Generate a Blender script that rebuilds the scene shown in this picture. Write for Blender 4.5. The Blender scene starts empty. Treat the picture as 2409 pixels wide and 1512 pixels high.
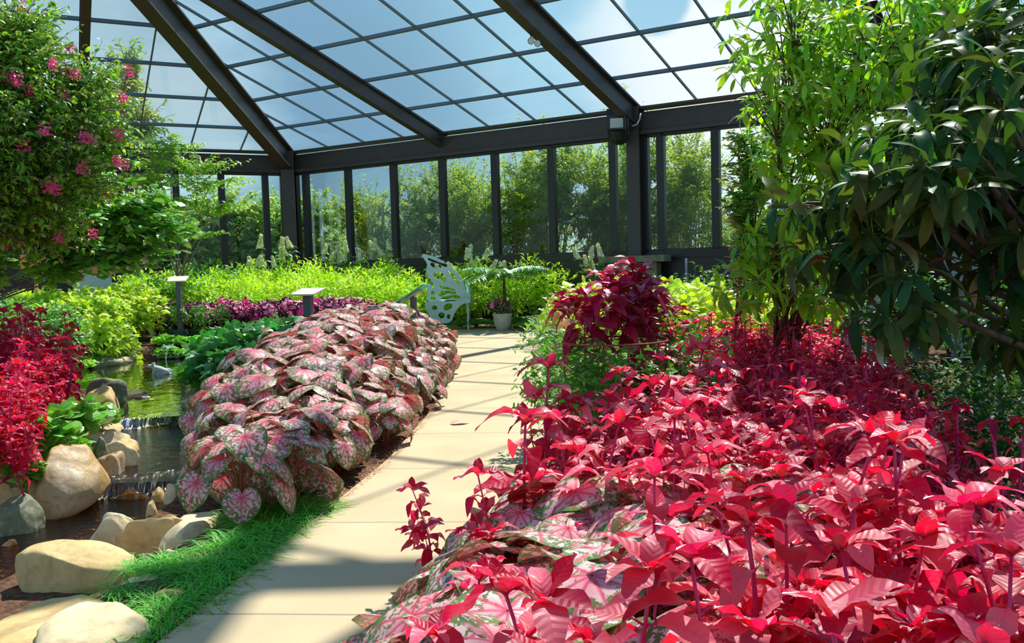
import bpy, math, random
import numpy as np
from mathutils import Vector, Matrix
random.seed(7); rng = np.random.default_rng(7)
SC = bpy.context.scene; COL = SC.collection
PI = math.pi
# ---------------------------------------------------------------- camera
FPX, PIT, ROL, EYE = 2104.7, .0614, -.0288, 1.5
_c, _s = math.cos(PIT), math.sin(PIT)
_W = np.array([0, _c, -_s]); _U = np.array([0, _s, _c]); _R = np.array([1, 0, 0.])
CR = math.cos(ROL)*_R + math.sin(ROL)*_U; CU = -math.sin(ROL)*_R + math.cos(ROL)*_U
cam_data = bpy.data.cameras.new('camera'); cam = bpy.data.objects.new('camera', cam_data); COL.objects.link(cam)
cam_data.sensor_width = 36; cam_data.lens = FPX/2409*36; cam_data.clip_start = .05; cam_data.clip_end = 600
M = Matrix(((CR[0], CU[0], -_W[0], 0), (CR[1], CU[1], -_W[1], 0), (CR[2], CU[2], -_W[2], EYE), (0, 0, 0, 1)))
cam.matrix_world = M; SC.camera = cam
SC.view_settings.view_transform = 'Standard'; SC.view_settings.look = 'None'
SC.view_settings.gamma = 1; SC.view_settings.exposure = 0.12; SC.view_settings.use_curve_mapping = False
# ---------------------------------------------------------------- sun and sky
SUN_EL, SUN_AZ = math.radians(57), math.radians(24)      # azimuth from +Y towards +X
SD = Vector((math.sin(SUN_AZ)*math.cos(SUN_EL), math.cos(SUN_AZ)*math.cos(SUN_EL), math.sin(SUN_EL)))
sl = bpy.data.lights.new('sun', 'SUN'); so = bpy.data.objects.new('sun', sl); COL.objects.link(so)
sl.energy = 7.6; sl.color = (1, .95, .86); sl.angle = math.radians(.8)
so.rotation_euler = (-SD).to_track_quat('-Z', 'Y').to_euler(); so.location = SD*40

def pxdir(px, py):
    d = (px-1204.5)/FPX*CR - (py-756)/FPX*CU + _W
    return d/np.linalg.norm(d)
def G(px, py, z=0.):
    d = pxdir(px, py); t = (z-EYE)/d[2]; return Vector((d[0]*t, d[1]*t, z))
def DP(px, py, y):
    d = pxdir(px, py); t = y/d[1]; return Vector((d[0]*t, y, EYE+d[2]*t))

wd = bpy.data.worlds.new('sky'); SC.world = wd; wd.use_nodes = True
nt = wd.node_tree; nt.nodes.clear()
def N(nt, typ, **k):
    n = nt.nodes.new(typ)
    for a, b in k.items():
        if a.startswith('i_'): n.inputs[a[2:].replace('_', ' ')].default_value = b
        else: setattr(n, a, b)
    return n
def math_(nt, op, a, b=None, c=None, clamp=False):
    n = nt.nodes.new('ShaderNodeMath'); n.operation = op; n.use_clamp = clamp
    for i, v in enumerate((a, b, c)):
        if v is None: continue
        if isinstance(v, (int, float)): n.inputs[i].default_value = v
        else: nt.links.new(v, n.inputs[i])
    return n.outputs[0]
def mix_(nt, fac, a, b, mode='MIX'):
    n = nt.nodes.new('ShaderNodeMix'); n.data_type = 'RGBA'; n.blend_type = mode; n.clamp_factor = True
    for s_, v in ((n.inputs[0], fac), (n.inputs[6], a), (n.inputs[7], b)):
        if isinstance(v, (int, float)): s_.default_value = v
        elif isinstance(v, (tuple, list)): s_.default_value = (*v[:3], 1)
        else: nt.links.new(v, s_)
    return n.outputs[2]
def ramp_(nt, fac, stops, interp='LINEAR'):
    n = nt.nodes.new('ShaderNodeValToRGB'); n.color_ramp.interpolation = interp
    el = n.color_ramp.elements
    while len(el) < len(stops): el.new(.5)
    for e, (p, c) in zip(el, stops):
        e.position = p; e.color = (*c[:3], 1) if isinstance(c, (tuple, list)) else (c, c, c, 1)
    nt.links.new(fac, n.inputs[0]); return n.outputs[0]
tc = N(nt, 'ShaderNodeTexCoord')
sep = N(nt, 'ShaderNodeSeparateXYZ'); nt.links.new(tc.outputs['Generated'], sep.inputs[0])
el = sep.outputs[2]
base = ramp_(nt, el, [(0, (.55, .76, .86)), (.08, (.42, .66, .84)), (.22, (.46, .76, .90)), (.6, (.16, .38, .75))])
def dotmask(px, py, r0, r1):
    v = pxdir(px, py)
    vm = nt.nodes.new('ShaderNodeVectorMath'); vm.operation = 'DOT_PRODUCT'; nt.links.new(tc.outputs['Generated'], vm.inputs[0]); vm.inputs[1].default_value = tuple(v)
    mr = N(nt, 'ShaderNodeMapRange', interpolation_type='SMOOTHSTEP'); nt.links.new(vm.outputs['Value'], mr.inputs[0])
    mr.inputs[1].default_value = math.cos(r0); mr.inputs[2].default_value = math.cos(r1); return mr.outputs[0]
mp = N(nt, 'ShaderNodeMapping'); mp.inputs['Scale'].default_value = (1, 1, 2.2); mp.inputs['Location'].default_value = (.35, .1, .2); nt.links.new(tc.outputs['Generated'], mp.inputs[0])
nz = N(nt, 'ShaderNodeTexNoise', i_Scale=3.2, i_Detail=7., i_Roughness=.55); nt.links.new(mp.outputs[0], nz.inputs['Vector'])
glow = dotmask(1800, 60, .235, .06); hole = dotmask(1545, 10, .042, .012); gl2 = dotmask(1790, 400, .10, .02); gl3 = dotmask(200, 100, .24, .03)
cl = math_(nt, 'ADD', nz.outputs[0], math_(nt, 'MULTIPLY', glow, .42))
cl = math_(nt, 'ADD', cl, math_(nt, 'MULTIPLY', gl2, .14))
cl = math_(nt, 'ADD', cl, math_(nt, 'MULTIPLY', gl3, .19))
cl = math_(nt, 'SUBTRACT', cl, math_(nt, 'MULTIPLY', hole, .55))
cm = ramp_(nt, cl, [(.52, 0.), (.64, .40), (.74, .85), (.86, 1.)])
cloudc = mix_(nt, glow, (.64, .88, .98), (1.10, 1.12, 1.15))
shade = dotmask(720, 300, .26, .04)
base2 = mix_(nt, math_(nt, 'MULTIPLY', shade, .75), base, (.17, .33, .50))
skyc = mix_(nt, cm, base2, cloudc)
bg = N(nt, 'ShaderNodeBackground'); bg.inputs[1].default_value = .92; nt.links.new(skyc, bg.inputs[0])
wo = N(nt, 'ShaderNodeOutputWorld'); nt.links.new(bg.outputs[0], wo.inputs[0])
SC.cycles.max_bounces = 10; SC.cycles.transparent_max_bounces = 24; SC.cycles.transmission_bounces = 6
SC.cycles.diffuse_bounces = 4; SC.cycles.glossy_bounces = 3
# ---------------------------------------------------------------- materials
MATS = {}
def newmat(name):
    m = bpy.data.materials.new(name); m.use_nodes = True; m.node_tree.nodes.clear(); MATS[name] = m; return m, m.node_tree
def out(nt, sh):
    o = N(nt, 'ShaderNodeOutputMaterial'); nt.links.new(sh, o.inputs[0]); return o
def plain(name, col, rough=.6, metal=0., noise=0., scale=20, bump=0., spec=.5, col2=None):
    m, t = newmat(name); p = N(t, 'ShaderNodeBsdfPrincipled'); p.inputs['Roughness'].default_value = rough; p.inputs['Metallic'].default_value = metal
    p.inputs['Specular IOR Level'].default_value = spec; p.inputs['Base Color'].default_value = (*col, 1)
    if noise or col2 or bump:
        tc_ = N(t, 'ShaderNodeTexCoord'); z = N(t, 'ShaderNodeTexNoise', i_Scale=float(scale), i_Detail=5.); t.links.new(tc_.outputs['Object'], z.inputs['Vector'])
        c2 = col2 or tuple(c*(1-noise) for c in col)
        fa = ramp_(t, z.outputs[0], [(.35, 0.), (.65, 1.)]); t.links.new(mix_(t, fa, col, c2), p.inputs['Base Color'])
        if bump:
            b = N(t, 'ShaderNodeBump', i_Strength=bump, i_Distance=.03); t.links.new(z.outputs[0], b.inputs['Height']); t.links.new(b.outputs[0], p.inputs['Normal'])
    out(t, p.outputs[0]); return m
def leafmat(name, refl, trans, tfrac=.4, rough=.4, spec=.5, var=.25, hue=.03, veins=0., veincol=None, refl2=None):
    """leaf: diffuse + translucent + a soft sheen; per-leaf variation from the attribute rnd; veins from the leaf's own UV"""
    m, t = newmat(name)
    at = N(t, 'ShaderNodeAttribute', attribute_name='rnd'); r_ = at.outputs['Fac']
    uv = N(t, 'ShaderNodeUVMap'); s_ = N(t, 'ShaderNodeSeparateXYZ'); t.links.new(uv.outputs[0], s_.inputs[0])
    def vary(c):
        h = N(t, 'ShaderNodeHueSaturation'); 
        if isinstance(c, tuple): h.inputs['Color'].default_value = (*c, 1)
        else: t.links.new(c, h.inputs['Color'])
        t.links.new(math_(t, 'MULTIPLY_ADD', r_, 2*hue, .5-hue), h.inputs['Hue'])
        q = math_(t, 'FRACT', math_(t, 'MULTIPLY', r_, 7.31)); t.links.new(math_(t, 'MULTIPLY_ADD', q, 2*var, 1-var), h.inputs['Value'])
        return h.outputs[0]
    if refl2:
        q2 = ramp_(t, math_(t, 'FRACT', math_(t, 'MULTIPLY', r_, 13.7)), [(.45, 0.), (.75, 1.)]); c0 = mix_(t, q2, refl, refl2)
    else: c0 = refl
    rc, tcl = vary(c0), vary(trans); bump = None
    if veins:
        u_, v_ = s_.outputs[0], s_.outputs[1]
        av = math_(t, 'ABSOLUTE', math_(t, 'SUBTRACT', v_, .5))
        ph = math_(t, 'SUBTRACT', math_(t, 'MULTIPLY', u_, 8.), math_(t, 'MULTIPLY', av, 5.5))
        fr = math_(t, 'ABSOLUTE', math_(t, 'SUBTRACT', math_(t, 'FRACT', ph), .5))
        vm = math_(t, 'MAXIMUM', ramp_(t, fr, [(0, 1.), (.10, 0.)]), ramp_(t, av, [(0, 1.), (.035, 0.)]))
        vf = math_(t, 'MULTIPLY', vm, veins)
        rc = mix_(t, vf, rc, veincol); tcl = mix_(t, vf, tcl, veincol)
        bump = N(t, 'ShaderNodeBump', i_Strength=.45, i_Distance=.004); t.links.new(fr, bump.inputs['Height'])
    df = N(t, 'ShaderNodeBsdfDiffuse'); tl = N(t, 'ShaderNodeBsdfTranslucent'); t.links.new(rc, df.inputs[0]); t.links.new(tcl, tl.inputs[0])
    gl = N(t, 'ShaderNodeBsdfGlossy', i_Roughness=rough); gl.inputs[0].default_value = (1, 1, 1, 1)
    if bump:
        for x in (df, gl): t.links.new(bump.outputs[0], x.inputs['Normal'])
    m1 = N(t, 'ShaderNodeMixShader'); m1.inputs[0].default_value = tfrac; t.links.new(df.outputs[0], m1.inputs[1]); t.links.new(tl.outputs[0], m1.inputs[2])
    fr_ = N(t, 'ShaderNodeFresnel', i_IOR=1.45); m2 = N(t, 'ShaderNodeMixShader')
    t.links.new(math_(t, 'MULTIPLY', fr_.outputs[0], spec), m2.inputs[0]); t.links.new(m1.outputs[0], m2.inputs[1]); t.links.new(gl.outputs[0], m2.inputs[2])
    out(t, m2.outputs[0]); return m
def caladium_mat(name):
    m, t = newmat(name)
    at = N(t, 'ShaderNodeAttribute', attribute_name='rnd'); r_ = at.outputs['Fac']
    uv = N(t, 'ShaderNodeUVMap'); s_ = N(t, 'ShaderNodeSeparateXYZ'); t.links.new(uv.outputs[0], s_.inputs[0])
    u_, v_ = math_(t, 'SUBTRACT', s_.outputs[0], .5), math_(t, 'SUBTRACT', s_.outputs[1], .5)
    rr = math_(t, 'SQRT', math_(t, 'ADD', math_(t, 'MULTIPLY', u_, u_), math_(t, 'MULTIPLY', v_, v_)))
    ea = N(t, 'ShaderNodeAttribute', attribute_name='edge').outputs['Fac']
    th = math_(t, 'ARCTAN2', v_, u_)
    fr = math_(t, 'ABSOLUTE', math_(t, 'SUBTRACT', math_(t, 'FRACT', math_(t, 'MULTIPLY_ADD', th, 9/(2*PI), .5)), .5))
    vd = math_(t, 'MULTIPLY', fr, rr)
    vein = ramp_(t, vd, [(.0, 1.), (.009, .8), (.02, 0.)])
    cv = N(t, 'ShaderNodeCombineXYZ'); t.links.new(u_, cv.inputs[0]); t.links.new(v_, cv.inputs[1]); t.links.new(math_(t, 'MULTIPLY', r_, 37.), cv.inputs[2])
    n1 = N(t, 'ShaderNodeTexNoise', i_Scale=24., i_Detail=4., i_Roughness=.65); t.links.new(cv.outputs[0], n1.inputs['Vector'])
    n2 = N(t, 'ShaderNodeTexNoise', i_Scale=5., i_Detail=3.); t.links.new(cv.outputs[0], n2.inputs['Vector'])
    q = math_(t, 'FRACT', math_(t, 'MULTIPLY', r_, 5.3))
    field = mix_(t, q, (.90, .40, .42), (.92, .74, .70))
    speck = math_(t, 'ADD', n1.outputs[0], math_(t, 'MULTIPLY', ea, .17))
    sf = ramp_(t, speck, [(.60, 0.), (.635, 1.)])
    green = mix_(t, n2.outputs[0], (.10, .17, .05), (.25, .28, .10))
    c = mix_(t, sf, field, green)
    cen = ramp_(t, math_(t, 'ADD', ea, math_(t, 'MULTIPLY', n2.outputs[0], .35)), [(.25, 1.), (.72, 0.)])
    c = mix_(t, math_(t, 'MULTIPLY', cen, .85), c, (.85, .17, .22))
    c = mix_(t, math_(t, 'MULTIPLY', vein, .9), c, (.72, .07, .14))
    ed = ramp_(t, math_(t, 'ADD', ea, math_(t, 'MULTIPLY', math_(t, 'SUBTRACT', n1.outputs[0], .5), .22)), [(.90, 0.), (.96, 1.)])
    c = mix_(t, ed, c, (.10, .24, .06))
    bump = N(t, 'ShaderNodeBump', i_Strength=.5, i_Distance=.004); t.links.new(fr, bump.inputs['Height'])
    df = N(t, 'ShaderNodeBsdfDiffuse'); tl = N(t, 'ShaderNodeBsdfTranslucent'); t.links.new(c, df.inputs[0])
    t.links.new(mix_(t, .45, c, (.9, .12, .08), 'MULTIPLY'), tl.inputs[0])
    gl = N(t, 'ShaderNodeBsdfGlossy', i_Roughness=.33); t.links.new(bump.outputs[0], df.inputs['Normal']); t.links.new(bump.outputs[0], gl.inputs['Normal'])
    m1 = N(t, 'ShaderNodeMixShader'); m1.inputs[0].default_value = .33; t.links.new(df.outputs[0], m1.inputs[1]); t.links.new(tl.outputs[0], m1.inputs[2])
    f_ = N(t, 'ShaderNodeFresnel', i_IOR=1.45); m2 = N(t, 'ShaderNodeMixShader'); t.links.new(math_(t, 'MULTIPLY', f_.outputs[0], .35), m2.inputs[0])
    t.links.new(m1.outputs[0], m2.inputs[1]); t.links.new(gl.outputs[0], m2.inputs[2]); out(t, m2.outputs[0]); return m
def glassmat(name, tint, spec=1., haze=0.):
    m, t = newmat(name)
    tr = N(t, 'ShaderNodeBsdfTransparent'); tr.inputs[0].default_value = (*tint, 1)
    gl = N(t, 'ShaderNodeBsdfGlossy', i_Roughness=.02); df = N(t, 'ShaderNodeBsdfTranslucent'); df.inputs[0].default_value = (.8, .9, .95, 1)
    m0 = N(t, 'ShaderNodeMixShader'); m0.inputs[0].default_value = haze; t.links.new(tr.outputs[0], m0.inputs[1]); t.links.new(df.outputs[0], m0.inputs[2])
    f_ = N(t, 'ShaderNodeFresnel', i_IOR=1.45); m1 = N(t, 'ShaderNodeMixShader'); t.links.new(math_(t, 'MULTIPLY', f_.outputs[0], spec), m1.inputs[0])
    t.links.new(m0.outputs[0], m1.inputs[1]); t.links.new(gl.outputs[0], m1.inputs[2]); out(t, m1.outputs[0]); return m
# ---------------------------------------------------------------- mesh helpers
class MB:
    """collects vertices and faces; build() links them as ONE mesh object"""
    def __init__(s): s.v = []; s.f = []; s.n = 0; s.rnd = []; s.uv = []; s.edge = []; s.mi = []
    def add(s, v, f, rnd=0., uv=None, edge=None, mi=0):
        v = np.asarray(v, float); s.v.append(v)
        for a in f: s.f.append(tuple(int(i)+s.n for i in a)); s.mi.append(mi)
        k = len(v); s.rnd.append(np.full(k, rnd) if np.isscalar(rnd) else rnd)
        s.uv.append(np.zeros((k, 2)) if uv is None else uv); s.edge.append(np.zeros(k) if edge is None else edge); s.n += k
    def box(s, c, size, rz=0., mi=0, R=None):
        x, y, z = (a/2 for a in size)
        v = np.array([(i*x, j*y, k*z) for i in (-1, 1) for j in (-1, 1) for k in (-1, 1)])
        if R is None: R = np.array([[math.cos(rz), -math.sin(rz), 0], [math.sin(rz), math.cos(rz), 0], [0, 0, 1]])
        s.add(v@np.asarray(R).T+np.array(c), [(0, 1, 3, 2), (4, 6, 7, 5), (0, 4, 5, 1), (2, 3, 7, 6), (0, 2, 6, 4), (1, 5, 7, 3)], mi=mi)
    def beam(s, a, b, w, h, up=(0, 0, 1), mi=0, off=0.):
        """box from a to b, w wide, h deep, hanging 'off' along up"""
        a = np.array(a, float); b = np.array(b, float); d = b-a; L = np.linalg.norm(d); d /= L
        up = np.array(up, float); x = np.cross(d, up); x /= np.linalg.norm(x); z = np.cross(x, d)
        s.box((a+b)/2+z*off, (w, L, h), R=np.stack([x, d, z], 1), mi=mi)
    def tube(s, pts, rad, seg=6, mi=0, rnd=0., cap=True):
        pts = np.asarray(pts, float); n = len(pts); rad = np.full(n, rad) if np.isscalar(rad) else np.asarray(rad)
        T = np.gradient(pts, axis=0); T /= np.linalg.norm(T, axis=1)[:, None]+1e-9
        ref = np.array([0, 0, 1.]) if abs(T[:, 2]).mean() < .8 else np.array([1., 0, 0])
        X = np.cross(T, ref); X /= np.linalg.norm(X, axis=1)[:, None]+1e-9; Y = np.cross(T, X)
        th = np.arange(seg)*2*PI/seg
        v = pts[:, None]+rad[:, None, None]*(np.cos(th)[None, :, None]*X[:, None]+np.sin(th)[None, :, None]*Y[:, None])
        f = [(i*seg+j, i*seg+(j+1) % seg, (i+1)*seg+(j+1) % seg, (i+1)*seg+j) for i in range(n-1) for j in range(seg)]
        if cap: f += [tuple(range(seg))[::-1], tuple((n-1)*seg+j for j in range(seg))]
        s.add(v.reshape(-1, 3), f, rnd=rnd, mi=mi)
    def lathe(s, prof, c=(0, 0, 0), seg=24, mi=0):
        prof = np.array(prof, float); n = len(prof); th = np.arange(seg)*2*PI/seg
        v = np.stack([prof[:, 0][:, None]*np.cos(th), prof[:, 0][:, None]*np.sin(th), np.repeat(prof[:, 1][:, None], seg, 1)], -1).reshape(-1, 3)+np.array(c)
        f = [(i*seg+j, i*seg+(j+1) % seg, (i+1)*seg+(j+1) % seg, (i+1)*seg+j) for i in range(n-1) for j in range(seg)]
        f += [tuple(range(seg))[::-1], tuple((n-1)*seg+j for j in range(seg))]
        s.add(v, f, mi=mi)
    def build(s, name, mat, parent=None, smooth=False, loc=None, rz=0.):
        me = bpy.data.meshes.new(name)
        V = np.concatenate(s.v); me.vertices.add(len(V)); me.vertices.foreach_set('co', V.astype(np.float32).ravel())
        ln = np.array([len(f) for f in s.f]); lo = np.concatenate([[0], np.cumsum(ln)[:-1]]); idx = np.fromiter((i for f in s.f for i in f), dtype=np.int32)
        me.loops.add(len(idx)); me.loops.foreach_set('vertex_index', idx); me.polygons.add(len(ln)); me.polygons.foreach_set('loop_start', lo.astype(np.int32))
        s.finish(me, idx, mat, smooth, np.array(s.mi, dtype=np.int32)); return link(name, me, parent, loc, rz)
    def finish(s, me, idx, mat, smooth, mi):
        me.update(calc_edges=True)
        a = me.attributes.new('rnd', 'FLOAT', 'POINT'); a.data.foreach_set('value', np.concatenate(s.rnd).astype(np.float32))
        e = me.attributes.new('edge', 'FLOAT', 'POINT'); e.data.foreach_set('value', np.concatenate(s.edge).astype(np.float32))
        u = me.uv_layers.new(name='UVMap'); u.data.foreach_set('uv', np.concatenate(s.uv).astype(np.float32)[idx].ravel())
        for m in (mat if isinstance(mat, (list, tuple)) else [mat]): me.materials.append(m)
        me.polygons.foreach_set('material_index', mi)
        me.polygons.foreach_set('use_smooth', np.full(len(me.polygons), bool(smooth), dtype=bool))
        me.update()
def link(name, me, parent=None, loc=None, rz=0.):
    o = bpy.data.objects.new(name, me); COL.objects.link(o)
    if parent: o.parent = parent
    if loc is not None: o.location = loc
    o.rotation_euler.z = rz; return o
def scatter(name, tmpl, pos, dr, nr, size, mat, parent=None, rnd=None, width=1., smooth=True):
    """ONE mesh of many leaves: tmpl = list of (verts, faces, uv, edge) templates; pos/dr/nr/size per leaf (x along dr, z along nr)"""
    pos = np.asarray(pos, float); dr = np.asarray(dr, float); nr = np.asarray(nr, float); k = len(pos)
    dr = dr/np.linalg.norm(dr, axis=1)[:, None]; y = np.cross(nr, dr); y /= np.linalg.norm(y, axis=1)[:, None]+1e-9; z = np.cross(dr, y)
    size = np.broadcast_to(np.asarray(size, float), (k,)); rnd = rng.random(k) if rnd is None else rnd
    width = np.broadcast_to(np.asarray(width, float), (k,))
    mb = MB(); Fi = []; base = 0; which = rng.integers(0, len(tmpl), k)
    for ti, (tv, tf, tuv, te) in enumerate(tmpl):
        sel = np.nonzero(which == ti)[0]
        if not len(sel): continue
        R = np.stack([dr[sel], y[sel], z[sel]], -1)            # k,3,3 columns
        tvs = tv[None]*np.stack([size[sel], size[sel]*width[sel], size[sel]], -1)[:, None, :]
        V = np.einsum('kij,knj->kni', R, tvs)+pos[sel][:, None]
        n = len(tv); mb.v.append(V.reshape(-1, 3)); mb.rnd.append(np.repeat(rnd[sel], n)); mb.uv.append(np.tile(tuv, (len(sel), 1))); mb.edge.append(np.tile(te, len(sel)))
        F = (tf[None]+(np.arange(len(sel))*n)[:, None, None]+base).reshape(-1, 4); Fi.append(F); base += len(sel)*n
    F = np.concatenate(Fi); me = bpy.data.meshes.new(name); V = np.concatenate(mb.v)
    me.vertices.add(len(V)); me.vertices.foreach_set('co', V.astype(np.float32).ravel())
    idx = F.ravel().astype(np.int32); me.loops.add(len(idx)); me.loops.foreach_set('vertex_index', idx)
    me.polygons.add(len(F)); me.polygons.foreach_set('loop_start', np.arange(0, len(idx), 4, dtype=np.int32))
    mb.finish(me, idx, mat, smooth, np.zeros(len(F), dtype=np.int32)); return link(name, me, parent)
# leaf templates: x along the leaf 0..1, y across, z up
def leaf(nu=6, aspect=.45, fold=.25, arch=.2, tip=1.6, widest=.4, serr=0., pet=0., wave=0., seed=0):
    us = np.linspace(0, 1, nu+1); r_ = np.random.default_rng(seed)
    wf = np.power(np.clip(us, 0, 1), widest)*np.power(1-us, tip*.6); wf = wf/wf.max(); wf[0] = max(wf[0], .03); wf[-1] = .015
    v = []; uv = []; f = []
    for i, (u_, w_) in enumerate(zip(us, wf)):
        hw = aspect/2*w_*(1+serr*((i % 2)-.5)); zc = arch*(.25-(u_-.5)**2)*1.0-arch*.0 - arch*u_*u_*.9
        for sd in (-1, 0, 1):
            v.append((pet+u_*(1-pet), sd*hw, zc+fold*abs(sd)*hw+wave*math.sin(u_*9+sd)*abs(sd)*.1)); uv.append((u_, .5+.5*sd*w_*.5))
    for i in range(nu):
        a = i*3; f += [(a, a+3, a+4, a+1), (a+1, a+4, a+5, a+2)]
    return np.array(v), np.array(f), np.array(uv), np.zeros(len(v))
def radial_leaf(rf, nt_=18, nr_=3, cup=0., droop=.3, wave=.03, ph=0., gap=.0):
    """blade described by r(theta) round the petiole; x = tip direction"""
    th = np.linspace(-PI+gap, PI-gap, nt_+1); v = []; uv = []; ed = []; f = []
    ks = np.linspace(0, 1, nr_+1); ks[0] = .02
    for k in ks:
        for t_ in th:
            R_ = rf(t_); x, y = R_*k*math.cos(t_), R_*k*math.sin(t_)
            z = -droop*(max(x, 0)**2)-cup*y*y-droop*.5*(min(x, 0)**2)+wave*k*k*math.sin(t_*5+ph)
            v.append((x, y, z)); uv.append((.5+x*.5, .5+y*.5)); ed.append(k)
    m = nt_+1
    for i in range(nr_):
        for j in range(nt_): f.append((i*m+j, (i+1)*m+j, (i+1)*m+j+1, i*m+j+1))
    return np.array(v), np.array(f), np.array(uv), np.array(ed)
def tag(o, label=None, cat=None, group=None, kind=None):
    if label: o['label'] = label
    if cat: o['category'] = cat
    if group: o['group'] = group
    if kind: o['kind'] = kind
    return o
def empty(name, loc=(0, 0, 0), rz=0.):
    o = bpy.data.objects.new(name, None); COL.objects.link(o); o.location = loc; o.rotation_euler.z = rz; o.empty_display_size = .1; return o
KIDS = {}
def children(o): return [c for c in COL.objects if c.parent == o] if o.name not in KIDS else KIDS[o.name]
def copy_tree(o, parent=None):
    c = o.copy(); COL.objects.link(c)
    if parent: c.parent = parent
    kid = KIDS.get(o.name)
    if kid is None: kid = KIDS[o.name] = [q for q in COL.objects if q.parent == o]
    for ch in kid: copy_tree(ch, c)
    return c
USED = set()
def place(proto, loc, rz=0., sc=1., label=None, cat=None, group=None, tilt=(0, 0)):
    """the first call moves the prototype itself, later ones copy it with its parts"""
    if proto.name not in USED: USED.add(proto.name); KIDS.setdefault(proto.name, [q for q in COL.objects if q.parent == proto]); o = proto
    else: o = copy_tree(proto)
    o.location = loc; o.rotation_euler = (tilt[0], tilt[1], rz); o.scale = (sc, sc, sc) if np.isscalar(sc) else sc
    for k_ in ('label', 'category', 'group'):
        if k_ in o: del o[k_]
    return tag(o, label, cat, group)
def interp(pts, x):
    p = np.array(pts, float); return float(np.interp(x, p[:, 0], p[:, 1]))
# ================================================================ greenhouse
bronze = plain('dark_bronze_metal', (.068, .054, .048), rough=.5, noise=.15, scale=3)
frame_m = plain('dark_window_frame', (.018, .017, .017), rough=.4)
bar_m = plain('glazing_bar_metal', (.13, .17, .19), rough=.45)
glass_w = glassmat('window_glass', (.93, .97, .94), .4, .0)
glass_r = glassmat('roof_glass', (.86, .92, .96), .25, .004)
S = 1.4803
AZ = -.5556; dB = np.array([math.cos(AZ), math.sin(AZ), 0]); nB = np.array([-math.sin(AZ), math.cos(AZ), 0]); UZ = np.array([0, 0, 1.])
AZL = .47; dL = -np.array([math.cos(AZL), math.sin(AZL), 0]); nL = np.array([-math.sin(AZL), math.cos(AZL), 0])
m0 = np.array([-4.3803*S, 19.5533*S, 0]); BW = 1.0294*S; P1 = m0+dB*(.5784*S-BW); LB = 8*BW; P2 = P1+dB*LB
ZT = EYE+2.1585*S; ZS = EYE+.1836*S; ZE = EYE+2.6617*S; DO = .1364*S; SL = .2657; PH = 1.2305*S
LL = 8*BW; LC = 4*BW
TURN = AZL-AZ
ground_z = -.05
def wall(name, O, d, nn, L, mull, header=True):
    e = tag(empty(name), kind='structure')
    hb = MB()
    hb.beam(O+UZ*(ZT+.30), O+d*L+UZ*(ZT+.30), .10, .56)                 # web of the header
    hb.beam(O+UZ*(ZE-.07)-nn*.0, O+d*L+UZ*(ZE-.07), .34, .06)             # top flange
    hb.beam(O+UZ*(ZT+.06), O+d*L+UZ*(ZT+.06), .30, .09); hb.build('header_beam', bronze, e)
    sb = MB(); sb.beam(O+UZ*(ZS-.08), O+d*L+UZ*(ZS-.08), .18, .16); sb.build('sill_rail', frame_m, e)
    kb = MB(); kb.beam(O+UZ*(ZS-.16)/2, O+d*L+UZ*(ZS-.16)/2, .10, ZS-.14); kb.build('knee_wall', plain(name+'_knee_panel', (.020, .018, .018), .35), e)
    return e
wall('wall_back', P1, dB, nB, LB+LC, None)
wall('wall_left', P1, dL, nL, LL, None)
def column(P, rz, w=.42, z1=None):
    b = MB(); z1 = z1 or ZT+.7
    x = np.array([math.cos(rz), math.sin(rz), 0]); y = np.array([-x[1], x[0], 0])
    b.box(P+UZ*z1/2-y*w*.42, (w*.8, .05, z1), rz); b.box(P+UZ*z1/2+y*w*.42, (w*.8, .05, z1), rz); b.box(P+UZ*z1/2, (.06, w*.8, z1), rz)
    o = b.build('wall_column', bronze); tag(o, kind='structure'); return o
column(P1-(nB+nL)/2*.18, 0.0, .52)
column(P2-nB*.12, AZ, .42)
column(P2+dB*LC-nB*.12, AZ, .42)
column(P1+dL*LL-nL*.12, AZL, .42)
# extra dark posts beside the corner
wn = [0]
def window(O, d, nn, s0, s1):
    """one window: frame (posts at both ends) and its pane"""
    wn[0] += 1; e = tag(empty('window_%d' % wn[0]), kind='structure')
    fb = MB(); fw = .11
    for s_ in (s0+fw/2*.9, s1-fw/2*.9): fb.beam(O+d*s_+UZ*ZS, O+d*s_+UZ*ZT, .16, fw*.9, up=tuple(d))
    for z_ in (ZS+.03, ZT-.03): fb.beam(O+d*(s0+.02)+UZ*z_, O+d*(s1-.02)+UZ*z_, .16, .06)
    fb.build('window_frame', frame_m, e)
    p = MB(); a, b = O+d*(s0+.05), O+d*(s1-.05); k = nn*.02
    p.beam((a+UZ*(ZS+ZT)/2), (b+UZ*(ZS+ZT)/2), .012, ZT-ZS-.04); p.build('pane', glass_w, e)
off = -(.5784*S-BW)          # arc length of the first mullion from P1
msB = [.22, off]+[off+1.22*S*i for i in range(1, 7)]+[LB-.18]
for a, b in zip(msB[:-1], msB[1:]): window(P1, dB, nB, a, b)
msC = [LB+.2, LB+.52*1.204, LB+1.69*1.204, LB+2.89*1.204, LB+4.07*1.204, LB+LC-.15]
for a, b in zip(msC[:-1], msC[1:]): window(P1, dB, nB, a, b)
msL = [.25, .83, 2.19, 3.54, 5.14, 6.78, 8.4, 10.1, LL-.2]
for a, b in zip(msL[:-1], msL[1:]): window(P1, dL, nL, a, b)
AZR = AZ-math.radians(58); P3 = P1+dB*(LB+LC); dR = np.array([math.cos(AZR), math.sin(AZR), 0]); nR = np.array([-math.sin(AZR), math.cos(AZR), 0])
wall('wall_right', P3, dR, nR, 14., None)
for i in range(7): window(P3, dR, nR, .25+1.95*i, .25+1.95*(i+1))
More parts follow.
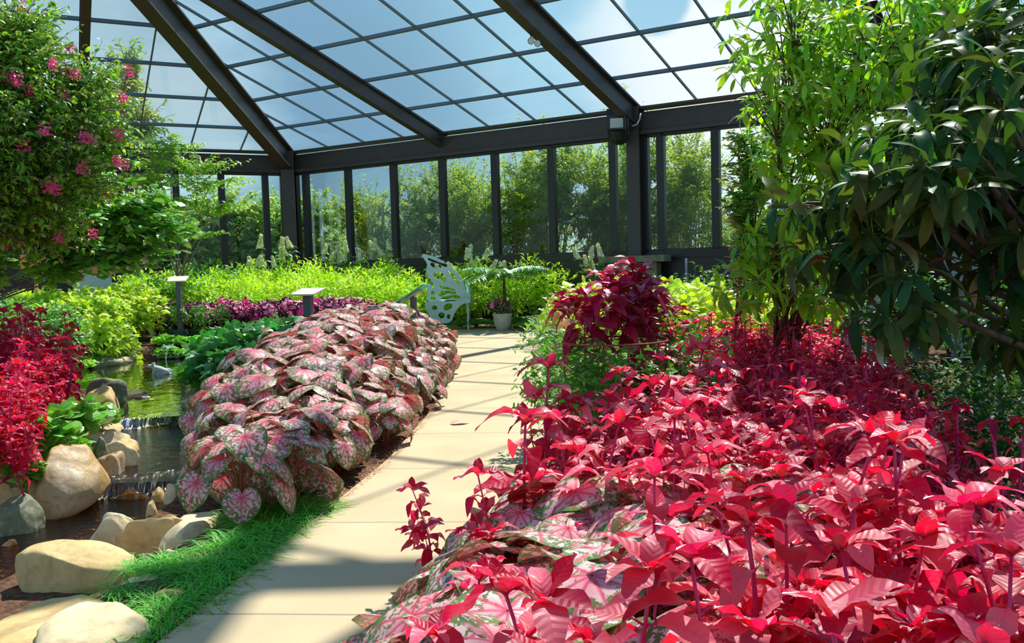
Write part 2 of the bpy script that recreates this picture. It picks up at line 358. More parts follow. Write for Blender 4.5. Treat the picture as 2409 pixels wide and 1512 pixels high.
# roof: pitched glass planes on purlins and bars, meeting on the hip at P1
ROOFU = 17.5
cs, sn = math.cos(SL), math.sin(SL)
def rp(O, d, nn, s_, u_, dz=0.): return O+d*s_+nn*(DO-u_*cs)+UZ*(ZE+u_*sn+dz)
hipt = math.tan(TURN/2)
ceil_ = tag(empty('ceiling'), kind='structure')
def roof(O, d, nn, L, hip_at_start, bars, skip):
    def smin(u_): return -(DO-u_*cs)*hipt if hip_at_start else 0
    g = MB(); us = np.linspace(0, ROOFU, 2)
    g.add([rp(O, d, nn, smin(0), 0), rp(O, d, nn, L, 0), rp(O, d, nn, L, ROOFU), rp(O, d, nn, min(smin(ROOFU), L-.1), ROOFU)], [(0, 1, 2, 3)])
    g.build('roof_glass', glass_r, ceil_)
    b = MB(); upv = tuple(-nn*sn*-1+UZ*cs)
    upn = nn*sn+UZ*cs
    for j in bars:
        s_ = j*BW
        u0 = 0.
        umax = min(ROOFU, (s_/hipt+DO)/cs) if hip_at_start else ROOFU
        if umax > .2 and j not in skip: b.beam(rp(O, d, nn, s_, 0, -.02), rp(O, d, nn, s_, umax, -.02), .035, .06, up=upn)
    k = 0
    while k*PH < ROOFU:
        s0 = smin(k*PH)
        if s0 < L: b.beam(rp(O, d, nn, s0, k*PH, -.05), rp(O, d, nn, L, k*PH, -.05), .055, .085, up=upn)
        k += 1
    b.build('glazing_bars_and_purlins'[:11], bar_m, ceil_)
roof(P1, dB, nB, LB+LC+4*BW, True, range(0, 17), (4, 8, 12))
roof(P1, dL, nL, LL+2*BW, True, range(0, 11), (4,))
def rafter(a, b, up, h=.52, w=.24):
    m = MB(); m.beam(a, b, .05, h, up=up, off=-h/2-.08); m.beam(a, b, w, .05, up=up, off=-.10); m.beam(a, b, w, .05, up=up, off=-h-.08)
    o = m.build('ceiling_rafter', bronze); tag(o, kind='structure'); return o
upB = nB*sn+UZ*cs; upL = nL*sn+UZ*cs
rafter(rp(P1, dB, nB, 4*BW, -.0), rp(P1, dB, nB, 4*BW, ROOFU), upB, .40, .20)
rafter(rp(P1, dB, nB, LB, -.0), rp(P1, dB, nB, LB, ROOFU), upB, .52, .26)
rafter(rp(P1, dB, nB, LB+LC, -.0), rp(P1, dB, nB, LB+LC, ROOFU), upB, .52, .26)
rafter(rp(P1, dL, nL, 4*BW, -.0), rp(P1, dL, nL, 4*BW, ROOFU), upL, .40, .20)
hp = lambda u_: rp(P1, dB, nB, -(DO-u_*cs)*hipt, u_)
def shadow_beam(a, b, w, h):
    m = MB(); m.beam(a, b, w, h); o = m.build('ceiling_shadow_beam', bronze); tag(o, kind='structure')
shadow_beam((1.06, 7.6, 9.45), (1.06, 11.6, 9.45), .30, .4); shadow_beam((-3., 9.95, 9.45), (5., 9.95, 9.45), .22, .4)  # unseen crossed beams, added overhead to throw shadow bands on the path
hip = rafter(hp(-.1), hp(ROOFU), upB+upL, .66, .36)
# ================================================================ ground, path, water
def smooth(a, b, x): t = np.clip((x-a)/(b-a), 0, 1); return t*t*(3-2*t)
PL = [(1.0, -2.1), (2.4, -1.75), (3.6, -1.49), (5.3, -1.25), (7, -1.02), (9.5, -.88), (12, -.85), (16, -1.05), (20, -1.5), (23.5, -2.3)]
PR = [(1.0, -.9), (2.4, -.6), (3.6, -.25), (5.3, .1), (7, .35), (9.5, .55), (12, .62), (15, .52), (18, .62), (20, 1.1), (23.5, 2.0)]
# stream outline: y -> (left x, right x), from pixels of the water's edge
def wl(pts, z): return [(G(x, y, z)[1], G(x, y, z)[0]) for x, y in pts]
ZPOND, ZMID, ZLOW = -.06, -.17, -.30
POND_L = wl([(215, 850), (190, 885), (230, 930), (275, 965), (290, 982)], ZPOND); POND_R = wl([(560, 838), (540, 870), (500, 905), (470, 935), (445, 975)], ZPOND)
MID_L = wl([(290, 1000), (290, 1040), (262, 1110), (255, 1130)], ZMID); MID_R = wl([(445, 985), (480, 1040), (475, 1110), (470, 1130)], ZMID)
LOW_L = wl([(250, 1140), (230, 1190), (100, 1215), (-80, 1260), (-300, 1340)], ZLOW); LOW_R = wl([(465, 1150), (420, 1180), (340, 1215), (200, 1280), (0, 1350), (-160, 1440)], ZLOW)
def wline(pts, y):
    p = sorted(pts); return np.interp(y, [a for a, b in p], [b for a, b in p])
def inside(y, x, Lp, Rp):
    lo, hi = max(min(Lp)[0], min(Rp)[0]), min(max(Lp)[0], max(Rp)[0])
    return (y > lo) & (y < hi) & (x > wline(Lp, y)) & (x < wline(Rp, y))
def sd(y, x, Lp, Rp):
    """rough signed depth inside a band (positive inside)"""
    lo, hi = min(min(Lp)[0], min(Rp)[0]), max(max(Lp)[0], max(Rp)[0])
    return np.minimum(np.minimum(x-wline(Lp, y), wline(Rp, y)-x), np.minimum(y-lo, hi-y)*.8)
def hgt(x, y):
    x = np.asarray(x, float); y = np.asarray(y, float)
    pl = np.interp(y, [a for a, b in PL], [b for a, b in PL]); pr = np.interp(y, [a for a, b in PR], [b for a, b in PR])
    onp = np.minimum(x-pl, pr-x)
    z = -.03*np.ones_like(x)
    # planted mounds beside the path
    z = z+.16*smooth(.1, 1.0, pl-x)*smooth(6.0, 8.5, y)*smooth(2.6, 1.2, pl-x)*smooth(18, 15, y)
    z = z+.10*smooth(.1, 1.2, x-pr)
    z = z+.20*smooth(.3, 1.1, pl-x)*smooth(8., 11., y)*smooth(2.9, 1.8, pl-x)*smooth(17, 15.5, y)
    z = z+.20*smooth(16.2, 17.8, y)*smooth(-2.6, -3.6, x)+.25*smooth(22.4, 24, y)
    z = z-.22*smooth(.50, 1.15, pl-x)*smooth(7.4, 6.6, y)-.12*smooth(1.5, 2.3, pl-x)*smooth(6.6, 7.4, y)*smooth(10.4, 9.8, y)
    # banks of the stream
    for Lp, Rp, zw, dep in ((POND_L, POND_R, ZPOND, .35), (MID_L, MID_R, ZMID, .16), (LOW_L, LOW_R, ZLOW, .14)):
        s_ = sd(y, x, Lp, Rp); t_ = smooth(-.16, .06, s_); z = z*(1-t_)+(zw-dep)*t_
    z = np.where(onp > -.12, np.minimum(z, -.05), z)
    return z
def hz(x, y): return float(hgt(np.array([x]), np.array([y]))[0])
soil = plain('brown_pine_mulch', (.17, .085, .045), rough=.95, col2=(.07, .035, .02), scale=26, bump=.9, spec=.1)
xs = np.concatenate([np.linspace(-60, -12, 25)[:-1], np.linspace(-12, 6, 181), np.linspace(6, 60, 28)[1:]])
ys = np.concatenate([np.linspace(-12, 2, 10)[:-1], np.linspace(2, 20, 201), np.linspace(20, 90, 60)[1:]])
X, Y = np.meshgrid(xs, ys); Z = hgt(X, Y)+rng.normal(0, .006, X.shape)
mb = MB(); nx, ny = len(xs), len(ys); i0 = np.arange(nx*ny).reshape(ny, nx)
F = np.stack([i0[:-1, :-1], i0[:-1, 1:], i0[1:, 1:], i0[1:, :-1]], -1).reshape(-1, 4)
mb.add(np.stack([X, Y, Z], -1).reshape(-1, 3), F.tolist()); g_ = mb.build('ground', soil, smooth=True); tag(g_, kind='structure')
# concrete path with tooled joints
cm_, t = newmat('pale_concrete'); tcn = N(t, 'ShaderNodeTexCoord'); sp = N(t, 'ShaderNodeSeparateXYZ'); t.links.new(tcn.outputs['Object'], sp.inputs[0])
n1 = N(t, 'ShaderNodeTexNoise', i_Scale=1.6, i_Detail=6.); n2 = N(t, 'ShaderNodeTexNoise', i_Scale=60., i_Detail=3.)
for q in (n1, n2): t.links.new(tcn.outputs['Object'], q.inputs['Vector'])
yy = math_(t, 'ADD', math_(t, 'MULTIPLY_ADD', sp.outputs[0], .09, sp.outputs[1]), math_(t, 'MULTIPLY', n1.outputs[0], .012))
jf = math_(t, 'ABSOLUTE', math_(t, 'SUBTRACT', math_(t, 'FRACT', math_(t, 'DIVIDE', math_(t, 'SUBTRACT', yy, 3.06), 1.42)), .5))
jm = ramp_(t, jf, [(.0, 1.), (.0035, 1.), (.007, 0.)])
cc = mix_(t, ramp_(t, n1.outputs[0], [(.35, 0.), (.7, 1.)]), (.48, .35, .185), (.56, .42, .235)); cc = mix_(t, math_(t, 'MULTIPLY', n2.outputs[0], .25), cc, (.42, .32, .2)); cc = mix_(t, math_(t, 'MULTIPLY', jm, .8), cc, (.20, .15, .10))
p = N(t, 'ShaderNodeBsdfPrincipled', i_Roughness=.8); t.links.new(cc, p.inputs['Base Color']); bp = N(t, 'ShaderNodeBump', i_Strength=.25, i_Distance=.01)
t.links.new(math_(t, 'SUBTRACT', n2.outputs[0], jm), bp.inputs['Height']); t.links.new(bp.outputs[0], p.inputs['Normal']); out(t, p.outputs[0])
mb = MB(); yv = np.linspace(1.0, 23.5, 60); v = []; f_ = []
for y_ in yv:
    a, b = interp(PL, y_), interp(PR, y_); v += [(a, y_, -.12), (a, y_, .0), (b, y_, .0), (b, y_, -.12)]
for i in range(len(yv)-1):
    for j in range(3): f_.append((i*4+j, (i+1)*4+j, (i+1)*4+j+1, i*4+j+1))
f_ += [(0, 1, 2, 3)]; mb.add(v, f_); tag(mb.build('path', cm_), kind='structure')
mb = MB(); p0 = G(360, 795, .13); p1 = G(640, 772, .13)
for k in range(6):
    a = p0.lerp(p1, k/6+.01); b = p0.lerp(p1, (k+1)/6-.01); mb.beam((a.x, a.y+.35, .14), (b.x, b.y+.35, .14), .9, .10)
tag(mb.build('paving_strip', plain('buff_edging_stone', (.55, .44, .30), .9, noise=.25, scale=4)), kind='structure')
# water
wm, t = newmat('clear_pond_water'); tcn = N(t, 'ShaderNodeTexCoord'); mpp = N(t, 'ShaderNodeMapping'); mpp.inputs['Scale'].default_value = (1., .6, 1)
t.links.new(tcn.outputs['Object'], mpp.inputs[0]); n1 = N(t, 'ShaderNodeTexNoise', i_Scale=4.5, i_Detail=3.); t.links.new(mpp.outputs[0], n1.inputs['Vector'])
bp = N(t, 'ShaderNodeBump', i_Strength=.16, i_Distance=.06); t.links.new(n1.outputs[0], bp.inputs['Height'])
tr = N(t, 'ShaderNodeBsdfTransparent'); tr.inputs[0].default_value = (.50, .56, .22, 1); gl = N(t, 'ShaderNodeBsdfGlossy', i_Roughness=.03); gl.inputs[0].default_value = (.9, .95, .8, 1); t.links.new(bp.outputs[0], gl.inputs['Normal'])
fr = N(t, 'ShaderNodeFresnel', i_IOR=1.36); t.links.new(bp.outputs[0], fr.inputs['Normal']); ms = N(t, 'ShaderNodeMixShader'); t.links.new(math_(t, 'MULTIPLY_ADD', fr.outputs[0], 1.35, .12, clamp=True), ms.inputs[0]); t.links.new(tr.outputs[0], ms.inputs[1]); t.links.new(gl.outputs[0], ms.inputs[2]); out(t, ms.outputs[0])
wm2, t = newmat('running_stream_water'); tcn = N(t, 'ShaderNodeTexCoord'); n1 = N(t, 'ShaderNodeTexNoise', i_Scale=16., i_Detail=5., i_Roughness=.6); t.links.new(tcn.outputs['Object'], n1.inputs['Vector'])
bp = N(t, 'ShaderNodeBump', i_Strength=.55, i_Distance=.05); t.links.new(n1.outputs[0], bp.inputs['Height'])
tr = N(t, 'ShaderNodeBsdfTransparent'); tr.inputs[0].default_value = (.50, .40, .30, 1); gl = N(t, 'ShaderNodeBsdfGlossy', i_Roughness=.08); t.links.new(bp.outputs[0], gl.inputs['Normal'])
fr = N(t, 'ShaderNodeFresnel', i_IOR=1.33); t.links.new(bp.outputs[0], fr.inputs['Normal']); ms = N(t, 'ShaderNodeMixShader'); t.links.new(math_(t, 'MULTIPLY_ADD', fr.outputs[0], 1.3, .03, clamp=True), ms.inputs[0]); t.links.new(tr.outputs[0], ms.inputs[1]); t.links.new(gl.outputs[0], ms.inputs[2]); out(t, ms.outputs[0])
foam = plain('white_splash_foam', (.75, .8, .85), .3, noise=.5, scale=30)
def sheet(Lp, Rp, z, n=30):
    mb = MB(); lo, hi = min(min(Lp)[0], min(Rp)[0]), max(max(Lp)[0], max(Rp)[0]); v = []; f = []; m = 14
    for y_ in np.linspace(lo, hi, n):
        a, b = float(wline(Lp, y_))-.22, float(wline(Rp, y_))+.22
        for k in range(m+1): v.append((a+(b-a)*k/m, y_, z))
    for i in range(n-1):
        for k in range(m): f.append((i*(m+1)+k, i*(m+1)+k+1, (i+1)*(m+1)+k+1, (i+1)*(m+1)+k))
    mb.add(v, f); return mb
tag(sheet(POND_L, POND_R, ZPOND).build('pond_water', wm), 'still green pond with a small frog statue standing in it', 'pond', kind='structure')
tag(sheet(MID_L, MID_R, ZMID).build('stream_water', wm2), 'short pool of running water between two low cascades', 'stream', kind='structure')
tag(sheet(LOW_L, LOW_R, ZLOW).build('stream_water', wm2), 'lowest stretch of the brown stony stream below the cascades', 'stream', kind='structure')
def cascade(a, b, z0, z1, run, label):
    """a curved sheet of falling water from lip a-b"""
    mb = MB(); v = []; f = []; n = 46; prof = [(-.10, 0.), (0, .005), (.35, -.12), (.6, -.5), (.72, -1.), (1.3, -1.03)]
    for i in range(n+1):
        p_ = a.lerp(b, i/n); jit = random.uniform(-.02, .02)
        for dx, dz in prof: v.append((p_.x+math.sin(i*1.3)*.006, p_.y-dx*run*(1+jit*6)-.06*math.sin(i/n*PI), z0+(z0-z1)*dz+.012*math.sin(i*2.1)*(dx > 0)))
    m = len(prof)
    for i in range(n):
        for k in range(m-1): f.append((i*m+k, i*m+k+1, (i+1)*m+k+1, (i+1)*m+k))
    mb.add(v, f); o = mb.build('cascade', casc_m, smooth=True); return tag(o, label, 'cascade')
casc_m, t = newmat('falling_water'); tcn = N(t, 'ShaderNodeTexCoord'); mpp = N(t, 'ShaderNodeMapping'); mpp.inputs['Scale'].default_value = (24, 4, 3); t.links.new(tcn.outputs['Object'], mpp.inputs[0])
n1 = N(t, 'ShaderNodeTexNoise', i_Scale=1.4, i_Detail=4.); t.links.new(mpp.outputs[0], n1.inputs['Vector']); bp = N(t, 'ShaderNodeBump', i_Strength=.9, i_Distance=.05); t.links.new(n1.outputs[0], bp.inputs['Height'])
df = N(t, 'ShaderNodeBsdfDiffuse'); t.links.new(ramp_(t, n1.outputs[0], [(.48, (.012, .012, .014)), (.56, (.15, .17, .2)), (.63, (.95, .97, 1.))]), df.inputs[0])
gl = N(t, 'ShaderNodeBsdfGlossy', i_Roughness=.12); t.links.new(bp.outputs[0], gl.inputs['Normal']); ms = N(t, 'ShaderNodeMixShader'); ms.inputs[0].default_value = .35; t.links.new(df.outputs[0], ms.inputs[1]); t.links.new(gl.outputs[0], ms.inputs[2]); out(t, ms.outputs[0])
cascade(G(275, 982, ZPOND), G(452, 962, ZPOND), ZPOND, ZMID, .22, 'upper white cascade spilling out of the green pond')
cascade(G(255, 1122, ZMID), G(470, 1095, ZMID), ZMID, ZLOW, .20, 'lower sparkling cascade between boulders and pink caladiums')
# ================================================================ leaves and plant makers
T_AM = [leaf(7, .50, .30, .30, 1.25, .55, wave=.5, seed=i) for i in range(1)]+[leaf(7, .46, .45, .55, 1.35, .6, wave=-.6), leaf(7, .54, .15, .1, 1.2, .5, wave=.8)]
T_OV = [leaf(4, .5, .25, .3, 1.1, .6), leaf(4, .45, .35, .6, 1.1, .6)]
T_LAN = [leaf(3, .32, .2, .25, 1.1, .7), leaf(3, .28, .3, .5, 1.1, .7)]
T_THIN = [leaf(3, .16, .1, .3, 1.0, .8)]
T_MAG = [leaf(6, .27, .22, .25, .95, .85), leaf(6, .30, .3, .6, .95, .85)]
T_SM = [leaf(2, .55, .2, .3, .9, .6)]
def rcal(t): return (.50+.16*math.cos(t))*(1-.62*math.exp(-((abs(t)-PI)/.22)**2))*(1+.20*math.exp(-(t/.30)**2))*(1-.06*math.cos(2*t))+.05*math.exp(-((abs(t)-2.35)/.4)**2)
T_CAL = [radial_leaf(rcal, 24, 4, cup=.35, droop=.65, wave=.022, ph=p_) for p_ in (0, 1.5, 3.)]+[radial_leaf(rcal, 24, 4, cup=-.25, droop=.9, wave=.03, ph=.7)]
def roak(t): return .5*(1+.16*math.cos(t))*(1-.52*max(0, math.cos(t*5+PI))**1.0)*(1-.7*math.exp(-((abs(t)-PI)/.3)**2))
T_OAK = [radial_leaf(roak, 30, 2, cup=.3, droop=.5, wave=.02), radial_leaf(roak, 30, 2, cup=.1, droop=.9, wave=.03, ph=1)]
def rheart(t): return .5*(1-.45*math.exp(-((abs(t)-PI)/.35)**2))*(1+.18*math.exp(-(t/.35)**2))
T_HEART = [radial_leaf(rheart, 12, 1, cup=.3, droop=.5)]
def rstar(t): return .5*(.38+.62*max(0, math.cos(t*3.5))**1.2) if abs(t) < 2.3 else .15
T_STAR = [radial_leaf(rstar, 28, 1, cup=.2, droop=.4)]
M_AM = leafmat('crimson_amaranth_leaf', (.32, .001, .035), (1.0, .0, .06), .52, .42, .36, .35, .006, veins=.30, veincol=(.80, .05, .16), refl2=(.84, .20, .26))
M_AMD = leafmat('dark_maroon_leaf', (.36, .006, .06), (.90, .0, .08), .42, .35, .7, .30, .012, veins=.35, veincol=(.55, .03, .12))
M_RED = leafmat('red_bloodleaf_leaf', (.38, .001, .035), (1.0, .0, .06), .52, .42, .32, .35, .012, refl2=(.80, .08, .15))
M_STEM = plain('magenta_stem', (.55, .008, .11), .35)
M_CAL = caladium_mat('caladium_leaf')
M_CST = plain('caladium_petiole', (.35, .10, .05), .5)
M_CHA = leafmat('chartreuse_leaf', (.50, .76, .02), (.70, 1.0, .01), .45, .5, .35, .25, .025)
M_LIME = leafmat('lime_leaf', (.50, .66, .03), (.68, .92, .01), .42, .5, .4, .25, .02, refl2=(.75, .78, .12))
M_GRN = leafmat('mid_green_leaf', (.10, .30, .03), (.25, .60, .02), .42, .4, .6, .3, .03)
M_OAK = leafmat('bluish_green_leaf', (.035, .22, .04), (.12, .50, .03), .38, .32, .7, .3, .03)
M_DKG = leafmat('dark_glossy_leaf', (.018, .07, .012), (.08, .28, .01), .35, .40, .3, .3, .05)
M_MAG = leafmat('magnolia_leaf', (.022, .085, .020), (.12, .27, .01), .32, .42, .25, .35, .03, refl2=(.09, .10, .018))
M_SUN = leafmat('sunlit_tree_leaf', (.16, .40, .02), (.55, .90, .01), .50, .35, .6, .3, .03)
M_MYR = leafmat('crape_myrtle_leaf', (.13, .33, .02), (.42, .74, .015), .46, .35, .7, .35, .03)
M_RDB = leafmat('redbud_leaf', (.16, .46, .05), (.36, .75, .03), .42, .35, .7, .25, .02)
M_OUT = leafmat('outdoor_tree_leaf', (.15, .29, .02), (.50, .66, .01), .48, .5, .15, .4, .05)
M_OUT2 = leafmat('outdoor_shrub_leaf', (.26, .44, .12), (.58, .75, .10), .45, .5, .15, .35, .05)
M_GRS = leafmat('liriope_blade', (.10, .42, .015), (.26, .78, .01), .42, .6, .06, .35, .03)
M_GND = leafmat('ground_cover_leaf', (.22, .55, .03), (.45, .85, .02), .42, .5, .4, .3, .03)
M_SIL = leafmat('silver_green_leaf', (.22, .42, .16), (.35, .55, .12), .38, .5, .4, .3, .03)
M_DRK = leafmat('dark_bronze_leaf', (.045, .012, .02), (.12, .01, .03), .3, .3, .8, .4, .05)
M_PNK = leafmat('pink_petal', (.98, .28, .50), (.95, .10, .35), .35, .5, .3, .2, .02, refl2=(.95, .35, .50))
M_MPK = leafmat('magenta_petal', (.98, .08, .30), (1.0, .10, .40), .35, .5, .3, .2, .02)
M_CRM = leafmat('cream_floret', (.90, .88, .55), (.9, .88, .45), .3, .5, .3, .2, .03)
M_BARK = plain('grey_brown_bark', (.16, .11, .075), .85, noise=.5, scale=18, bump=.6)
M_BARK2 = plain('pale_bark', (.34, .27, .20), .8, noise=.4, scale=14, bump=.4)
M_GST = plain('green_stem', (.14, .25, .05), .6)
def unit(v): v = np.asarray(v, float); return v/(np.linalg.norm(v, axis=-1, keepdims=True)+1e-9)
def sph(a, e): return np.array([math.cos(a)*math.cos(e), math.sin(a)*math.cos(e), math.sin(e)])
def make_amaranth(name, H, seed, L=.165, leafm=None, branches=3, tmpl=None, node=.13, fullness=1.):
    r = np.random.default_rng(seed); root = empty(name); st = MB(); P = []; Dn = []; Nn = []; Sz = []
    def shoot(base, top, nn, L, rad):
        b, t_ = np.array(base), np.array(top); bend = r.normal(0, .02, 3); a0 = r.random()*PI
        pts = [b+(t_-b)*k+bend*math.sin(k*PI)*2 for k in np.linspace(0, 1, 7)]; st.tube(pts, np.linspace(rad, rad*.5, 7), 6)
        for i in range(nn+1):
            k = (.18+.82*i/nn if fullness > .5 else .66+.34*i/nn) if nn else 1; c = b+(t_-b)*k+bend*math.sin(k*PI)*2; a0 += PI/2+r.normal(0, .2)
            for sd in range(2):
                if i < 2 and r.random() > fullness: continue
                a = a0+sd*PI+r.normal(0, .15); e = r.uniform(.1, .55)-.35*(1-k); pl = L*.22*(1.3-.6*k); l_ = L*r.uniform(.75, 1.1)*(1.05-.3*k)
                pd = sph(a, e+.35); q = c+pd*pl; st.tube([c, c+pd*pl*.6, q], rad*.35, 4)
                d_ = sph(a, e-.05-abs(r.normal(0, .38))); n_ = np.cross(d_, np.cross([0, 0, 1.], d_))+r.normal(0, .16, 3)
                P.append(q); Dn.append(d_); Nn.append(n_); Sz.append(l_)
        for j in range(5):
            a = a0+j*PI*2/5+r.normal(0, .2); e = r.uniform(.35, .95); d_ = sph(a, e); P.append(t_+[0, 0, .0]); Dn.append(d_); Nn.append(np.cross(d_, np.cross([0, 0, 1.], d_))+r.normal(0, .1, 3)); Sz.append(L*r.uniform(.45, .75))
    shoot((0, 0, 0), (r.normal(0, .05), r.normal(0, .05), H), int(H/node), L, .009)
    for j in range(branches):
        a = r.random()*2*PI; z0 = H*(r.uniform(.1, .4) if fullness > .5 else r.uniform(.60, .72)); ht = H*r.uniform(.30, .5)*(1 if fullness > .5 else .62); sp_ = r.uniform(.10, .22)
        shoot((0, 0, z0), (math.cos(a)*sp_, math.sin(a)*sp_, z0+ht), 3, L*.9, .005)
    st.build('stem', M_STEM, root, smooth=True)
    scatter('foliage', tmpl or T_AM, P, Dn, Nn, Sz, leafm or M_AM, root); return root
def make_bush(name, R_, H, n, size, tmpl, leafm, seed, stemm=None, lobes=5, nst=5, up=.4, shell=.55, base=.12, flower=None, wid=1., droop=0.):
    """bushy plant: lobed crown of leaves turned outwards, on real stems"""
    r = np.random.default_rng(seed); root = empty(name)
    lc = [np.array([math.cos(a)*R_*.45*r.uniform(.5, 1), math.sin(a)*R_*.45*r.uniform(.5, 1), H*r.uniform(.45, .72)]) for a in r.random(lobes)*2*PI]+[np.array([0, 0, H*.6])]
    k = r.integers(0, len(lc), n); cc = np.array(lc)[k]
    dd = unit(r.normal(0, 1, (n, 3))); rad = shell+(1-shell)*r.random(n)**.6
    ext = np.array([R_*.55, R_*.55, H*.36]); p = cc+dd*rad[:, None]*ext; p[:, 2] = np.clip(p[:, 2], H*base*.5, None)
    dr = unit(dd*[1, 1, .35]+r.normal(0, .45, (n, 3))+[0, 0, up-droop]); nr = unit(dd*.5+[0, 0, 1.]+r.normal(0, .35, (n, 3)))
    st = MB()
    for j in range(nst):
        t_ = lc[j % len(lc)]; q = t_+r.normal(0, .1, 3)*[R_, R_, 0]; st.tube([(r.normal(0, .02), r.normal(0, .02), -.03), q*[.4, .4, .45], q], [.012*H+.003, .009*H+.002, .003], 5)
    st.build('stem', stemm or M_GST, root, smooth=True)
    scatter('foliage', tmpl, p, dr, nr, size*r.uniform(.7, 1.2, n), leafm, root, width=wid)
    if flower:
        fm, fn, fs = flower; m = fn; dd = unit(r.normal(0, 1, (m, 3))*[1, 1, .6]+[0, 0, .5]); q = np.array(lc)[r.integers(0, len(lc), m)]+dd*ext*1.03
        pos = np.repeat(q, 5, 0); a = np.tile(np.arange(5)*2*PI/5, m)+np.repeat(r.random(m), 5); t1 = unit(np.cross(dd, [0, 0, 1.])+1e-3); t2 = np.cross(dd, t1)
        d5 = np.repeat(t1, 5, 0)*np.cos(a)[:, None]+np.repeat(t2, 5, 0)*np.sin(a)[:, None]
        b_ = scatter('blossoms', T_SM, pos, d5+.25*np.repeat(dd, 5, 0), np.repeat(dd, 5, 0), fs, fm, root, width=1.6); b_['kind'] = 'stuff'
    return root
def make_caladium(name, H, R_, n, L, seed, side=None):
    r = np.random.default_rng(seed); root = empty(name); st = MB(); P = []; Dn = []; Nn = []; Sz = []
    for i in range(n):
        a = i*2.399+r.normal(0, .3); k = (i+.5)/n; rad = R_*math.sqrt(k)*r.uniform(.8, 1.15); z = H*(1.02-.66*k*k)*r.uniform(.88, 1.06)
        q = np.array([math.cos(a)*rad, math.sin(a)*rad, z]); st.tube([(0, 0, 0), q*[.25, .25, .6], q*[.85, .85, .97], q], [.006, .005, .004, .003], 5, cap=False)
        e = -.15-.75*k+r.normal(0, .18); d_ = sph(a+r.normal(0, .3), e); n_ = np.cross(d_, np.cross([0, 0, 1.], d_))+r.normal(0, .15, 3)
        P.append(q); Dn.append(d_); Nn.append(n_); Sz.append(L*r.uniform(.72, 1.15))
    st.build('petioles' if 0 else 'stem', M_CST, root, smooth=True)
    scatter('foliage', T_CAL, P, Dn, Nn, Sz, M_CAL, root); return root
def make_tuft(name, n, L, seed, mat, tmpl=None, spread=.05, wid=.10):
    r = np.random.default_rng(seed); mb = MB()
    for i in range(n):
        a = r.random()*2*PI; l_ = L*r.uniform(.6, 1.1); e = r.uniform(.7, 1.35); b = np.array([r.normal(0, spread), r.normal(0, spread), -.02]); dh = np.array([math.cos(a), math.sin(a), 0]); sx = np.array([-dh[1], dh[0], 0])*.0035*r.uniform(.8, 1.3)
        pts = []
        for k in (0, .3, .6, .85, 1.): pts.append(b+dh*l_*(math.cos(e)*k+.55*k*k)+UZ*l_*(math.sin(e)*k-.62*k*k*k))
        v = []; 
        for j, p_ in enumerate(pts): w_ = (1, 1.1, .9, .6, .12)[j]; v += [p_-sx*w_, p_+sx*w_]
        mb.add(v, [(2*j, 2*j+1, 2*j+3, 2*j+2) for j in range(4)], rnd=r.random())
    return mb.build(name, mat, smooth=True)
def spots(fn, x0, x1, y0, y1, sp, seed, jit=.35):
    r = np.random.default_rng(seed); o = []; j = 0; y = y0
    while y < y1:
        x = x0+(j % 2)*sp/2
        while x < x1:
            a, b = x+r.normal(0, jit*sp*.5), y+r.normal(0, jit*sp*.5)
            if fn(a, b): o.append((a, b))
            x += sp
        y += sp*.87; j += 1
    return o
pl_ = lambda y: interp(PL, y); pr_ = lambda y: interp(PR, y)
# ---------------------------------------------------------------- crimson amaranths, big bed right of the path
AMX = [make_amaranth('amaranth', h, 100+i, L=.195) for i, h in enumerate((.92, .82, .98, .74, .88))]
XR = [(1.4, 1.2), (2.0, 1.35), (2.8, 1.55), (4.5, 2.0), (6, 2.5), (9, 3.1), (13, 3.4)]
xr_ = lambda y: interp(XR, y)
def clear(x, y): return math.hypot(x-.70, y-6.9) > .75
hero = [(1290, 835, 1.02, 4.5), (1618, 800, 1.06, 4.4), (2172, 985, 1.05, 2.75), (1235, 950, .90, 3.9), (1495, 1290, .93, 2.05), (1880, 1130, .98, 2.6), (1180, 1430, .70, 2.2), (1010, 1100, .55, 3.9), (1690, 1190, .95, 2.4), (1985, 1370, .95, 1.95), (2330, 1250, .95, 2.1), (1390, 960, .92, 4.2)]
am_pos = []
for i, (px, py, z, _y) in enumerate(hero):
    g = G(px, py, z); am_pos.append((g.x, g.y)); pr = AMX[i % 5]; zb = hz(g.x, g.y); base_h = (.92, .82, .98, .74, .88)[i % 5]
LBL_AM = 'crimson amaranth with large veined leaves in the bed right of the path'
HL = ['crimson amaranth standing tall at the path edge, leaning over the pale concrete', 'tall crimson amaranth with wide spread leaves in front of the green vine', 'tall pink-leaved amaranth at the outer edge of the crimson bed, beside dark mulch',
      'crimson amaranth at the path edge just in front of the tallest path-side one', 'crimson amaranth rising above pink and green caladium leaves in the near bed', 'crimson amaranth with long drooping leaves in the middle of the near bed', 'small crimson amaranth poking out of the near caladiums close to the path',
      'lone young amaranth shoot with small leaves reaching out over the path', 'crimson amaranth with pale pink hole-eaten leaves near the middle of the bed', 'crimson amaranth with broad pink leaves at the near edge of the bed', 'crimson amaranth in the near outer corner of the bed, next to fern-green shoots', 'crimson amaranth with dark centre between the vine hoop and the caladiums']
for i, (px, py, z, _y) in enumerate(hero):
    g = G(px, py, z); zb = hz(g.x, g.y); bh = (.92, .82, .98, .74, .88)[i % 5]; s_ = (z-zb)/(bh+.06)
    place(AMX[i % 5], (g.x, g.y, zb), random.uniform(0, 6.28), s_*(1 if i != 7 else .95), HL[i], 'amaranth', tilt=(0, 0) if i != 7 else (0, -.25))
cand = spots(lambda x, y: pr_(y)+.12 < x < xr_(y) and clear(x, y), -1., 3.2, 1.45, 6.3, .26, 5)
